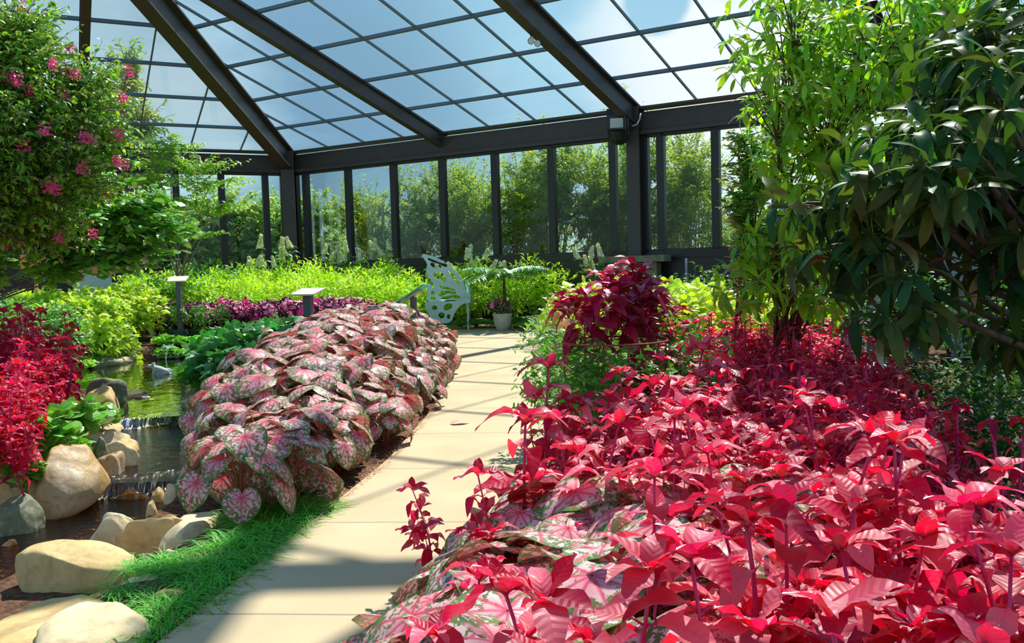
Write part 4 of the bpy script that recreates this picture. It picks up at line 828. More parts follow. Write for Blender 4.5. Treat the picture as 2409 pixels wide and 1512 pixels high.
# ================================================================ boulders and stones
from mathutils import noise as mn
import bmesh
def rockmat(name, c1, c2, c3, rough=.75, bump=.5, scale=3., spec=.3):
    m, t = newmat(name); tc_ = N(t, 'ShaderNodeTexCoord'); a = N(t, 'ShaderNodeTexNoise', i_Scale=scale, i_Detail=6., i_Roughness=.6); b_ = N(t, 'ShaderNodeTexNoise', i_Scale=scale*9, i_Detail=5.)
    oi = N(t, 'ShaderNodeObjectInfo'); va = nt_add = t.nodes.new('ShaderNodeVectorMath'); va.operation = 'ADD'; t.links.new(tc_.outputs['Object'], va.inputs[0]); t.links.new(oi.outputs['Location'], va.inputs[1])
    for q in (a, b_): t.links.new(va.outputs[0], q.inputs['Vector'])
    c = mix_(t, ramp_(t, a.outputs[0], [(.38, 0.), (.62, 1.)]), c1, c2); c = mix_(t, math_(t, 'MULTIPLY', ramp_(t, b_.outputs[0], [(.50, 0.), (.75, 1.)]), .6), c, c3)
    p = N(t, 'ShaderNodeBsdfPrincipled'); p.inputs['Roughness'].default_value = rough; p.inputs['Specular IOR Level'].default_value = spec; t.links.new(c, p.inputs['Base Color'])
    bp = N(t, 'ShaderNodeBump', i_Strength=bump, i_Distance=.02); t.links.new(math_(t, 'ADD', a.outputs[0], math_(t, 'MULTIPLY', b_.outputs[0], .35)), bp.inputs['Height']); t.links.new(bp.outputs[0], p.inputs['Normal']); out(t, p.outputs[0]); return m
R_TAN = rockmat('tan_sandstone', (.68, .47, .21), (.54, .35, .13), (.34, .23, .11))
R_PALE = rockmat('pale_sandstone', (.76, .59, .34), (.62, .46, .24), (.42, .32, .19))
R_GRY = rockmat('grey_mossy_stone', (.20, .19, .13), (.13, .15, .07), (.40, .36, .26))
R_ORG = rockmat('orange_stained_stone', (.50, .27, .07), (.42, .33, .20), (.22, .12, .04), rough=.5)
R_WET = rockmat('wet_dark_stone', (.07, .055, .04), (.14, .09, .05), (.03, .03, .03), rough=.15, spec=.9)
R_WOR = rockmat('wet_orange_stone', (.40, .17, .03), (.22, .09, .02), (.10, .05, .02), rough=.12, spec=.9)
def rock(bx, h, mat, label, z=-.05, seed=0, flat=.0, rot=0., shape=2.4, rough=.13, name='boulder', back=None):
    """a boulder standing where its pixel box meets the ground: width and depth from the view, height given"""
    x0, y0, x1, y1 = bx; xc = (x0+x1)/2; f_ = G(xc, y1-(y1-y0)*.04, z); r_ = G(xc, y0, z+h*.75); yf = f_.y; yb = max(r_.y, yf+.08)
    yf -= .10*(yb-yf); dep = min(yb-yf, 1.6); cy_ = yf+dep/2; wdt = (x1-x0)/FPX*(cy_); cx_ = (xc-1204.5+14)/FPX*cy_ if False else (G(xc, y1, z).x+r_.x)/2
    rs = np.random.default_rng(seed+int(x0*7+y0)); bm = bmesh.new(); bmesh.ops.create_icosphere(bm, subdivisions=5 if x1-x0 > 110 else 4, radius=1.)
    pl = [(unit(rs.normal(0, 1, 3)*[1, 1, .7]), rs.uniform(.60, .88)) for _ in range(7)]; sd = Vector(rs.uniform(-50, 50, 3).tolist())
    for v in bm.verts:
        d = v.co.normalized(); q = (abs(d.x)**shape+abs(d.y)**shape+abs(d.z)**shape)**(-1/shape); p_ = d*q
        for n_, c_ in pl:
            n_ = Vector(n_); k = p_.dot(n_)-c_
            if k > 0: p_ = p_-n_*k*.75
        nn_ = mn.noise(p_*1.3+sd)*rough*1.6+mn.noise(p_*3.1+sd)*rough*.55+mn.noise(p_*8+sd)*rough*.16
        v.co = p_*(1+nn_)
    hh = h/2+.07; sx = Vector((wdt/2*1.02, dep/2*1.05, hh))
    for v in bm.verts: v.co = Vector((v.co.x*sx.x, v.co.y*sx.y, v.co.z*sx.z))
    bmesh.ops.rotate(bm, verts=bm.verts, cent=(0, 0, 0), matrix=Matrix.Rotation(flat, 3, 'Y')@Matrix.Rotation(rot, 3, 'Z'))
    me = bpy.data.meshes.new(name); bm.to_mesh(me); bm.free(); me.polygons.foreach_set('use_smooth', [True]*len(me.polygons)); me.materials.append(mat)
    return tag(link(name, me, None, (cx_, cy_, z+h-hh)), label, 'boulder' if name == 'boulder' else 'stone')
ZL = ZLOW
rock((82, 1066, 242, 1222), .50, R_ORG, 'tallest rounded boulder on the left bank, tan with an orange stained foot', ZL, 1, shape=2.8, rough=.07)
rock((-20, 1117, 98, 1180), .24, R_TAN, 'flat-topped tan rock at the left bank with a leaf shadow across it', ZL+.12, 2)
rock((-25, 1172, 96, 1264), .26, R_GRY, 'grey mossy boulder below the flat-topped tan rock, touching the water', ZL, 3, rough=.08)
rock((66, 1163, 101, 1187), .06, R_PALE, 'small pale stone wedged between the grey mossy boulder and the tallest one', ZL+.12, 4, name='stone')
rock((216, 1072, 292, 1158), .34, R_ORG, 'brown wedge-shaped rock leaning beside the tallest boulder', ZL, 5)
rock((225, 1052, 324, 1098), .20, R_PALE, 'pale pointed rock with a white patch above the brown wedge', ZMID, 6)
rock((188, 1066, 232, 1108), .28, R_GRY, 'small round grey rock tucked behind the tallest boulder', ZMID, 7)
rock((180, 922, 292, 990), .34, R_TAN, 'smooth cracked tan boulder below the left red plants at the pond edge', ZPOND, 8, rough=.07)
rock((198, 900, 300, 950), .30, R_GRY, 'dark grey slab behind the smooth cracked boulder', ZPOND, 9)
rock((188, 982, 292, 1020), .12, R_TAN, 'low tan slab just left of the upper cascade', ZMID, 10)
rock((172, 1008, 300, 1054), .16, R_PALE, 'broad pale slab below the low tan slab by the upper cascade', ZMID, 11)
rock((268, 1033, 324, 1072), .12, R_TAN, 'small angular tan rock at the tip of the broad pale slab', ZMID, 12)
rock((128, 1042, 256, 1082), .18, R_GRY, 'dark low rock under the bright green creeper', ZMID+.02, 13)
rock((20, 1060, 110, 1112), .20, R_TAN, 'shadowed tan rock at the foot of the left red plants', -.15, 14)
rock((265, 914, 334, 946), .08, R_WET, 'dark wet rock barely above the pond surface', ZPOND-.02, 15, name='stone')
rock((310, 930, 360, 942), .05, R_WET, 'thin wet stone at the tip of the dark pond rock', ZPOND-.02, 16, name='stone')
rock((432, 925, 524, 972), .20, R_WET, 'dark wet rock at the right end of the upper cascade', ZMID, 17)
rock((446, 902, 548, 944), .14, R_GRY, 'flat dark slab stacked above the wet rock beside the pond', ZPOND, 18)
rock((440, 915, 520, 955), .10, R_TAN, 'tan slab sandwiched between dark rocks at the pond outlet', ZPOND+.02, 19)
rock((468, 878, 500, 905), .10, R_GRY, 'round grey stone at the pond edge, left of its twin', ZPOND, 20, name='stone')
rock((500, 878, 545, 908), .12, R_GRY, 'round grey stone under the oak-leaved shrub', ZPOND, 21, name='stone')
rock((458, 982, 545, 1030), .16, R_TAN, 'long tan slab under the left tip of the caladium bed', ZMID, 22)
rock((470, 960, 556, 995), .14, R_PALE, 'pale slab half covered by the caladium leaf tips', ZMID+.1, 23)
rock((428, 1040, 488, 1068), .08, R_PALE, 'pale wedge stone jutting into the mid pool from under the caladiums', ZMID, 24, name='stone')
rock((462, 1062, 520, 1124), .22, R_ORG, 'brown upright rock half hidden by caladium leaves at the lower cascade', ZL, 25)
rock((408, 982, 446, 1006), .07, R_WET, 'round wet brown stone below the upper cascade', ZMID-.02, 26, name='stone')
rock((398, 1098, 470, 1134), .12, R_WET, 'black wet rock splashed by the lower cascade', ZL, 27)
rock((271, 1152, 340, 1180), .08, R_WOR, 'glossy orange stone lying in the stream below the lower cascade', ZL-.01, 28, name='stone')
rock((358, 1146, 396, 1182), .10, R_ORG, 'small brown rock beside the white stone in the stream', ZL, 29, name='stone')
rock((381, 1146, 424, 1180), .12, R_PALE, 'white angular stone at the edge of the grass', ZL+.02, 30, name='stone')
rock((343, 1186, 374, 1222), .12, R_TAN, 'small upright tan stone in the grass tufts', ZL+.03, 31, name='stone')
rock((190, 1224, 350, 1294), .20, R_PALE, 'pale pitted rock behind the saddle-shaped one', ZL+.04, 32)
rock((268, 1232, 452, 1314), .26, R_TAN, 'long saddle-shaped rock raised at its right end', -.24, 33, flat=-.08)
rock((382, 1204, 540, 1290), .13, R_PALE, 'broad flat stepping stone beside the grass', -.15, 34, rough=.05, shape=3.2)
rock((10, 1284, 322, 1424), .32, R_TAN, 'big smooth oval boulder beside the dark stream', -.30, 35, rough=.05, shape=2.2)
rock((-70, 1384, 290, 1640), .26, R_TAN, 'large flat sandstone slab sloping out of view at the near left', -.22, 36, rough=.07, shape=2.8)
rock((92, 1418, 394, 1680), .34, R_PALE, 'big bumpy pale boulder nearest to the camera', -.24, 37, rough=.10, shape=2.6)
rock((280, 1352, 406, 1424), .12, R_PALE, 'flat grey stone between the oval boulder and the grass', -.14, 38)
rock((348, 1398, 450, 1466), .15, R_ORG, 'orange-tan rounded rock at the corner of grass and path', -.12, 39, rough=.07)
rock((308, 1308, 358, 1338), .07, R_GRY, 'small grey stone tucked behind the oval boulder', -.12, 40, name='stone')
rock((358, 1308, 432, 1348), .10, R_PALE, 'pale rounded stone under the grass blades', -.12, 41, name='stone')
rock((6, 1262, 42, 1290), .06, R_WOR, 'wet orange pebble in the shallows left of the oval boulder', ZL-.01, 42, name='stone')
rock((232, 832, 302, 864), .16, R_GRY, 'grey rock at the back left edge of the pond', ZPOND, 43)
rock((262, 838, 300, 862), .12, R_TAN, 'tan rock touching the grey rock at the back of the pond', ZPOND, 44, name='stone')
rock((132, 792, 204, 880), .55, R_GRY, 'large dark round boulder behind the left red plants', ZPOND, 45, rough=.06)
rock((262, 786, 300, 808), .18, R_PALE, 'pale rock in the yellow-green shrubs behind the pond', .1, 46, name='stone')
rock((458, 828, 534, 848), .12, R_PALE, 'flat pale slab on the far water line of the pond', ZPOND, 47)
rock((362, 776, 398, 806), .28, R_ORG, 'pointed orange rock above the spouting frog', .0, 48)
rock((306, 812, 350, 842), .18, R_TAN, 'tan rock left of the spouting frog statue', ZPOND, 49)
rock((650, 722, 768, 768), .45, R_PALE, 'angular pale rock behind the reading sign at the caladium bed', .12, 50, flat=.15)
# stones on the stream bed, too many to count
mb = MB(); rs = np.random.default_rng(77)
ic = bmesh.new(); bmesh.ops.create_icosphere(ic, subdivisions=1, radius=1.); iv = np.array([v.co[:] for v in ic.verts]); itf = [tuple(v.index for v in f.verts) for f in ic.faces]; ic.free()
for Lp, Rp, zz, nn_ in ((MID_L, MID_R, ZMID, 130), (LOW_L, LOW_R, ZLOW, 330), (POND_L, POND_R, ZPOND-.2, 90)):
    lo, hi = max(min(Lp)[0], min(Rp)[0]), min(max(Lp)[0], max(Rp)[0])
    for i in range(nn_):
        y_ = rs.uniform(lo, hi); a, b = float(wline(Lp, y_)), float(wline(Rp, y_)); x_ = rs.uniform(a-.05, b+.05); s_ = rs.uniform(.02, .065)
        mb.add(iv*np.array([s_, s_*rs.uniform(.7, 1), s_*.5])+np.array([x_, y_, hz(x_, y_)+.01]), itf)
tag(mb.build('streambed_pebbles', R_WOR, smooth=True), 'brown and orange pebbles on the bed of the stream', 'pebbles', kind='stuff')
# pine straw litter along the caladium edge
mb = MB(); r = np.random.default_rng(78)
for i in range(1500):
    y_ = r.uniform(3.6, 10); x_ = pl_(y_)-abs(r.normal(0, .10))+.05; a = r.random()*PI; l_ = r.uniform(.03, .07)
    d_ = np.array([math.cos(a), math.sin(a), r.uniform(-.1, .5)])*l_; p_ = np.array([x_, y_, .004 if x_ > pl_(y_) else hz(x_, y_)+.008]); sx = np.array([-d_[1], d_[0], 0])/l_*.0015; mb.add([p_-sx, p_+sx, p_+d_+sx, p_+d_-sx], [(0, 1, 2, 3)])
tag(mb.build('pine_straw', plain('dry_pine_straw', (.42, .20, .08), .8)), 'dry pine straw strewn along the edge of the caladium bed', 'pine straw', kind='stuff')
# ================================================================ signs, pots, statues, bench, lamps
post_m = plain('grey_painted_post', (.09, .09, .10), .5); cream = plain('cream_sign_panel', (.72, .66, .48), .5); creamf = plain('cream_sign_back', (.55, .48, .33), .5)
def sign(px, pyt, pyb, Y_, w, dpt, yaw, tilt, label, panelm=None, pw=.10):
    top = DP(px, pyt, Y_); zb = hz(top.x, Y_)-.02; e = tag(empty('reading_sign', (top.x, Y_, zb), yaw), label, 'sign'); H = top.z-zb
    m = MB(); m.box((0, 0, H/2-.03), (pw, pw*.7, H-.06)); m.build('post', post_m, e)
    Rm = np.array(Matrix.Rotation(tilt, 3, 'X')); m = MB(); m.box((0, 0, H), (w, dpt, .022), R=Rm); m.build('panel', panelm or cream, e)
    m = MB(); m.box(Rm@np.array([0, 0, -.03])+[0, 0, H], (w*.45, dpt*.45, .03), R=Rm); m.build('bracket', creamf, e); return e
sign(419, 656, 725, 18.3, .38, .24, .0, .40, 'small cream reading sign on a grey post in front of the slender tree')
sign(724, 686, 750, 14.6, .44, .40, -.30, .22, 'cream reading sign tilted on a grey post at the top of the caladium bed', pw=.14)
teal = plain('teal_sign_edge', (.03, .42, .28), .4)
sign(972, 690, 745, 15.5, .34, .62, 1.25, -.52, 'sign with a green edge seen side-on in front of the butterfly bench', teal, pw=.11)
# pots
grnp = plain('dark_green_plastic', (.02, .085, .06), .45); whp = plain('cream_glazed_clay', (.62, .60, .46), .5, noise=.25, scale=9)
NP = [make_bush('nursery_sapling', .17, .52, 90, .10, T_OV, M_GRN, 470+i, lobes=4, nst=3, up=.4, base=.3) for i in range(2)]
for o in NP:
    pass
pot_proto = None
def nursery_pot(px, py, Y_, w, label, k):
    g = DP(px, py, Y_); zb = hz(g.x, Y_)+.0; zb = max(zb, .12); e = tag(empty('nursery_pot', (g.x, Y_, zb)), label, 'plant pot'); m = MB(); r0 = w/2
    m.lathe([(r0*.78, 0), (r0*.97, w*.66), (r0*1.07, w*.66), (r0*1.07, w*.76), (r0*.96, w*.76), (r0*.93, w*.66), (.01, w*.64)], seg=20); m.build('pot', grnp, e, smooth=False)
    s2 = MB(); s2.lathe([(.01, w*.66), (r0*.9, w*.66), (.01, w*.67)], seg=14); s2.build('potting_soil', soil, e)
    src = NP[k % 2]
    for ch in [c for c in COL.objects if c.parent == src]:
        c = ch.copy(); COL.objects.link(c); c.parent = e; c.location = (0, 0, w*.62)
nursery_pot(421, 772, 18.3, .30, 'green nursery pot with a leafy sapling, first of the row from the yellow shrubs', 0)
nursery_pot(479, 768, 18.5, .28, 'green nursery pot in the middle of the row behind the pond', 1)
nursery_pot(519, 768, 18.6, .26, 'green nursery pot at the end of the row nearest the bare mulch', 0)
nursery_pot(458, 765, 18.9, .25, 'green nursery pot standing half behind the middle one', 1)
nursery_pot(402, 768, 18.8, .25, 'green nursery pot half hidden behind the first of the row', 0)
for o in NP:
    for ch in [c for c in COL.objects if c.parent == o]: bpy.data.objects.remove(ch)
    bpy.data.objects.remove(o)
def urn(px, py, z, w, h, label, leafm_, flowers, k):
    g = G(px, py, z); e = tag(empty('flower_pot', (g.x, g.y, z)), label, 'flower pot'); r0 = w/2; m = MB()
    m.lathe([(r0*.55, 0), (r0*.62, .01), (r0*.85, h*.4), (r0*.97, h*.85), (r0*1.02, h*.93), (r0*1.02, h), (r0*.92, h), (r0*.88, h*.9), (.01, h*.88)], seg=28); m.build('pot', whp, e, smooth=True)
    p_ = make_bush('tmp', .42*w/.45, .42, 300, .10, T_OV if k else T_LAN, leafm_, 480+k, lobes=6, nst=4, up=.1, flower=(flowers, 12, .075), base=0.)
    for ch in [c for c in COL.objects if c.parent == p_]: ch.parent = e; ch.location = (0, 0, h*.82)
    bpy.data.objects.remove(p_); return e
urn(1183, 777, .0, .46, .40, 'cream clay pot of dark leaves and pink flowers at the far end of the path', M_DRK, M_PNK, 0)
urn(960, 752, .0, .46, .40, 'pale pot with trailing dark leaves behind the green-edged sign', M_OAK, M_PNK, 1)
urn(992, 750, .0, .42, .38, 'pale pot of glossy leaves beside the wing of the butterfly bench', M_GRN, M_PNK, 2)
# statues
stone_s = rockmat('carved_grey_stone', (.42, .46, .44), (.30, .34, .32), (.6, .62, .58), scale=9, bump=.2)
stone_b = rockmat('carved_blue_green_stone', (.22, .30, .28), (.14, .20, .18), (.35, .4, .36), scale=9, bump=.2)
mouth_m = plain('dark_hollow_mouth', (.015, .013, .012), .8); eye_m = plain('dark_glass_eye', (.02, .02, .02), .15)
def blob(name, parts, mat, parent, vox=.008):
    """one continuous carved body: overlapping rounded masses fused by a voxel remesh"""
    bm = bmesh.new()
    for c, s_, rot in parts:
        r_ = bmesh.ops.create_uvsphere(bm, u_segments=20, v_segments=12, radius=1.); Mx = Matrix.Translation(c)@Matrix.Rotation(rot[2], 4, 'Z')@Matrix.Rotation(rot[1], 4, 'Y')@Matrix.Diagonal((*s_, 1))
        bmesh.ops.transform(bm, matrix=Mx, verts=r_['verts'])
    me = bpy.data.meshes.new(name); bm.to_mesh(me); bm.free(); me.materials.append(mat); o = link(name, me, parent)
    rm = o.modifiers.new('r', 'REMESH'); rm.mode = 'VOXEL'; rm.voxel_size = vox; rm.use_smooth_shade = True; sm = o.modifiers.new('s', 'SMOOTH'); sm.iterations = 4; return o
g = G(377, 880, ZPOND); fk = g.y/FPX*52/1.0   # frog about 52 px long
fr_ = tag(empty('frog_statue', (g.x, g.y, ZPOND)), 'pale stone frog sitting in the pond, facing the left bank', 'statue'); s_ = fk
blob('body', [((-.02*s_, 0, .22*s_), (.38*s_, .20*s_, .15*s_), (0, .32, 0)), ((-.36*s_, 0, .38*s_), (.21*s_, .15*s_, .09*s_), (0, .05, 0)), ((.30*s_, .14*s_, .13*s_), (.22*s_, .10*s_, .12*s_), (0, .3, .2)), ((.30*s_, -.14*s_, .13*s_), (.22*s_, .10*s_, .12*s_), (0, .3, -.2)),
     ((-.24*s_, .16*s_, .10*s_), (.07*s_, .06*s_, .17*s_), (0, .2, 0)), ((-.24*s_, -.16*s_, .10*s_), (.07*s_, .06*s_, .17*s_), (0, .2, 0)), ((-.28*s_, .09*s_, .49*s_), (.055*s_, .055*s_, .055*s_), (0, 0, 0)), ((-.28*s_, -.09*s_, .49*s_), (.055*s_, .055*s_, .055*s_), (0, 0, 0)), ((.12*s_, 0, .02*s_), (.42*s_, .24*s_, .07*s_), (0, 0, 0))], stone_s, fr_, .006)
for sy in (-1, 1):
    bm = bmesh.new(); bmesh.ops.create_uvsphere(bm, u_segments=10, v_segments=8, radius=.03*s_); me = bpy.data.meshes.new('eye'); bm.to_mesh(me); bm.free(); me.materials.append(eye_m); link('eye', me, fr_, (-.305*s_, sy*.125*s_, .50*s_))
g = G(392, 845, ZPOND); k_ = g.y/FPX*50
bf = tag(empty('spouting_frog_statue', (g.x, g.y+.1, ZPOND)), 'dark wide-mouthed frog statue spouting water at the far side of the pond', 'statue')
blob('body', [((0, .25*k_, .28*k_), (.42*k_, .42*k_, .34*k_), (0, 0, 0)), ((0, -.02*k_, .50*k_), (.36*k_, .26*k_, .13*k_), (0, 0, 0)), ((0, -.05*k_, .10*k_), (.34*k_, .26*k_, .10*k_), (0, 0, 0)), ((.40*k_, .0, .14*k_), (.14*k_, .26*k_, .16*k_), (0, 0, .2)), ((-.40*k_, .0, .14*k_), (.14*k_, .26*k_, .16*k_), (0, 0, -.2)),
     ((.2*k_, .0, .62*k_), (.08*k_, .08*k_, .08*k_), (0, 0, 0)), ((-.2*k_, .0, .62*k_), (.08*k_, .08*k_, .08*k_), (0, 0, 0))], stone_b, bf, .012)
bm = bmesh.new(); bmesh.ops.create_uvsphere(bm, u_segments=18, v_segments=10, radius=1); bmesh.ops.scale(bm, vec=(.28*k_, .15*k_, .18*k_), verts=bm.verts); me = bpy.data.meshes.new('open_mouth'); bm.to_mesh(me); bm.free(); me.materials.append(mouth_m); link('open_mouth', me, bf, (0, -.13*k_, .30*k_))
jet = plain('white_water_jet', (.80, .86, .90), .1); m = MB(); q = Vector((g.x, g.y+.1, ZPOND)); m.tube([(q.x+.02, q.y-.12*k_, ZPOND+.46*k_), (q.x+.03, q.y-.35*k_, ZPOND+.42*k_), (q.x+.04, q.y-.55*k_, ZPOND+.22*k_), (q.x+.04, q.y-.62*k_, ZPOND-.02)], [.008, .008, .010, .013], 6)
tag(m.build('water_jet', jet, smooth=True), 'thin white water jet falling from the frog mouth into the pond', 'water jet')
# butterfly bench: flat cut metal wings
bfly = plain('pale_blue_painted_metal', (.50, .76, .72), .4, noise=.12, scale=5)
def wing(name, outline, holes, origin, ex, ez, thick, mat, parent):
    """a metal plate cut to the outline with its holes, standing in the plane of ex and ez"""
    cu = bpy.data.curves.new(name, 'CURVE'); cu.dimensions = '2D'; cu.fill_mode = 'BOTH'; cu.extrude = thick/2; cu.resolution_u = 5
    for pts in [outline]+holes:
        sp_ = cu.splines.new('BEZIER'); sp_.bezier_points.add(len(pts)-1); sp_.use_cyclic_u = True
        for bp_, p_ in zip(sp_.bezier_points, pts): bp_.co = (p_[0], p_[1], 0); bp_.handle_left_type = bp_.handle_right_type = 'AUTO'
    o = bpy.data.objects.new(name, cu); COL.objects.link(o); me = bpy.data.meshes.new_from_object(o.evaluated_get(bpy.context.evaluated_depsgraph_get())); bpy.data.objects.remove(o)
    ey = np.cross(ex, ez); Mx = Matrix(((ex[0], ez[0], -ey[0], origin[0]), (ex[1], ez[1], -ey[1], origin[1]), (ex[2], ez[2], -ey[2], origin[2]), (0, 0, 0, 1)))
    me.transform(Mx); me.materials.clear(); me.materials.append(mat); ob = bpy.data.objects.new(name, me); COL.objects.link(ob); ob.parent = parent; return ob
g0 = G(1040, 777, 0); kk = g0.y/FPX; SQ = 4.32
def W2(lst): return [((900+x/SQ-1040)*kk, (777-(500+y/SQ))*kk) for x, y in lst]
bb = tag(empty('butterfly_bench', (g0.x, g0.y, 0)), 'pale blue metal bench shaped like a butterfly at the far end of the path', 'bench')
up_o = W2([(428, 424), (500, 430), (590, 465), (680, 525), (760, 590), (815, 660), (845, 740), (860, 800), (905, 850), (880, 897), (700, 900), (455, 898), (470, 850), (462, 790), (475, 735), (540, 722), (515, 690), (480, 640), (484, 590), (468, 500), (445, 465)])
up_h = [W2(h_) for h_ in ([(482, 462), (520, 468), (600, 505), (680, 545), (660, 552), (590, 520), (510, 490)], [(510, 512), (560, 518), (620, 550), (600, 568), (545, 560)], [(535, 615), (590, 605), (640, 625), (660, 665), (655, 700), (600, 680), (548, 655)], [(690, 590), (740, 620), (775, 690), (790, 740), (760, 700), (715, 650)],
     [(522, 740), (536, 752), (522, 768), (508, 754)], [(518, 790), (544, 810), (518, 830), (494, 810)], [(515, 852), (550, 872), (515, 892), (496, 872)], [(590, 742), (660, 755), (745, 785), (755, 800), (680, 785), (600, 762)], [(585, 815), (660, 795), (760, 815), (755, 828), (670, 822), (590, 850)], [(600, 880), (670, 848), (790, 850), (800, 866), (700, 872), (620, 892)])]
wing('upper_wing', up_o, up_h, (0, 0, 0), (1, 0, 0), (0, 0, 1), .02, bfly, bb)
lo_o = W2([(458, 905), (700, 904), (905, 902), (830, 930), (760, 990), (725, 1060), (700, 1105), (620, 1125), (560, 1120), (505, 1075), (470, 1010), (445, 950)])
lo_h = [W2(h_) for h_ in ([(540, 935), (566, 960), (540, 985), (512, 960)], [(640, 940), (720, 935), (700, 975), (640, 985)], [(600, 1010), (640, 1030), (610, 1070), (575, 1045)], [(680, 1030), (700, 1045), (680, 1080), (660, 1055)])]
wing('lower_wing', lo_o, lo_h, (0, -.05, 0), (1, 0, 0), (0, -.10, .995), .02, bfly, bb)
m = MB(); zs_ = (777-(500+898/SQ))*kk; x0_, x1_ = (900+455/SQ-1040)*kk, (900+905/SQ-1040)*kk; m.box(((x0_+x1_)/2, .30, zs_), (x1_-x0_, .62, .03)); m.build('seat', bfly, bb)
m = MB()
for xx in (x0_+.08, x1_-.08):
    for yy_ in (.05, .55): m.box((xx, yy_, zs_/2), (.04, .04, zs_))
m.build('support_frame', bfly, bb)
m = MB(); m.tube([(x1_-.02, .3, zs_-.1), (x1_-.05, .3, zs_+.25), (x1_-.12, .3, zs_+.55)], [.05, .06, .03], 8); m.build('insect_body', bfly, bb, smooth=True)
# second butterfly bench on the right
g1 = DP(2010, 800, 8.4); k1 = 8.4/FPX; b2 = tag(empty('butterfly_bench', (g1.x, 8.4, 0), -.5), 'blue-grey butterfly bench with red dots half hidden under the magnolia', 'bench'); grb = plain('grey_blue_metal', (.36, .50, .55), .4)
S3 = 3.655
def W3(lst): return [((1750+x/S3-2010)*k1, (800-(550+y/S3))*k1) for x, y in lst]
wo_ = W3([(920, 1000), (900, 860), (930, 700), (990, 590), (1090, 500), (1180, 480), (1150, 560), (1130, 640), (1120, 760), (1140, 830), (1125, 880), (1160, 930), (1160, 990), (1080, 995), (1000, 960)])
wh_ = [W3(h_) for h_ in ([(1000, 620), (1080, 560), (1090, 580), (1010, 660)], [(960, 720), (1040, 640), (1070, 660), (980, 760)], [(950, 800), (1050, 740), (1080, 760), (980, 830)], [(990, 850), (1090, 830), (1100, 860), (1010, 880)], [(1055, 935), (1078, 955), (1055, 975), (1034, 955)], [(1110, 905), (1134, 928), (1110, 950), (1086, 928)], [(980, 900), (1030, 910), (1010, 930)])]
zoff = g1.z-0
ob = wing('back_wing', wo_, wh_, (0, 0, g1.z), (1, 0, 0), (0, 0, 1), .02, grb, b2)
wing('side_wing', W3([(780, 660), (830, 690), (900, 780), (930, 880), (940, 1000), (900, 960), (880, 850), (850, 760)]), [W3([(825, 715), (870, 770), (890, 830), (850, 770)])], (0, -.12, g1.z), (1, 0, 0), (0, 0, 1), .02, grb, b2)
redm = plain('red_enamel', (.75, .02, .08), .4)
for x_, z_ in ((1110, 928), (1068, 905)):
    q = W3([(x_, z_)])[0]; m = MB(); m.lathe([(.001, 0), (.045 if x_ == 1110 else .03, .0), (.045 if x_ == 1110 else .03, .01), (.001, .01)], seg=20); o = m.build('red_dot', redm, b2); o.rotation_euler.x = PI/2; o.location = (q[0], .03, g1.z+q[1])
m = MB(); m.box((-.05, .28, .44), (.75, .5, .03)); m.box((-.38, .1, .21), (.04, .04, .44)); m.box((.28, .1, .21), (.04, .04, .44)); m.box((-.38, .48, .21), (.04, .04, .44)); m.box((.28, .48, .21), (.04, .04, .44)); m.box((-.02, .02, .70), (.05, .04, .55)); m.build('seat', grb, b2)
# wire hoop
rust = plain('rusty_wire', (.22, .035, .015), .6); m = MB(); cx_, cy_ = .70, 6.1; zz = G(1380, 786, 0); R0 = .36; zr = EYE-(788-600)/FPX*5.9; e = tag(empty('plant_support_hoop', (cx_, cy_, 0)), 'rusty wire hoop on legs holding up the green vine', 'plant support')
m.tube([(R0*math.cos(a), R0*math.sin(a), zr) for a in np.linspace(0, 2*PI, 40)], .007, 6, cap=False); m.build('hoop', rust, e, smooth=True)
for i in range(4):
    a = i*PI/2-1.45; m = MB(); m.tube([(R0*math.cos(a), R0*math.sin(a), zr), (R0*.9*math.cos(a), R0*.9*math.sin(a), 0)], .006, 6); m.build('leg', rust, e)
# floodlight on the column, twin spots on the rafter
blk = plain('black_lamp_housing', (.02, .022, .028), .35); lens_ = plain('pale_lamp_lens', (.62, .66, .60), .15); whm = plain('white_cable', (.6, .6, .58), .5)
cy0 = float(P2[1])-.55; q = DP(1455, 295, cy0); kf = cy0/FPX
fl = tag(empty('floodlight', tuple(q), AZ*.4), 'boxy black floodlight mounted at the top of the window column', 'floodlight')
m = MB(); m.box((.10*0, .22, 22*kf), (58*kf, .10, 40*kf)); m.tube([(0, .18, -20*kf), (0, .0, -14*kf), (0, -.05, -5*kf)], 26*kf, 14); m.box((0, .06, 0), (50*kf, .30, 48*kf)); m.build('housing', blk, fl)
m = MB(); m.box((-3*kf, -.12, 4*kf), (30*kf, .03, 22*kf)); m.build('lens', lens_, fl)
m = MB(); m.box((18*kf, -.16, 6*kf), (3*kf, .2, 40*kf)); m.box((-2*kf, -.2, -12*kf), (34*kf, .22, 3*kf)); m.build('visor', blk, fl)
m = MB(); m.tube([(30*kf, .1, -2*kf), (42*kf, .15, 2*kf), (48*kf, .2, 14*kf), (50*kf, .25, 28*kf)], .018, 6); m.build('cable', whm, fl, smooth=True)
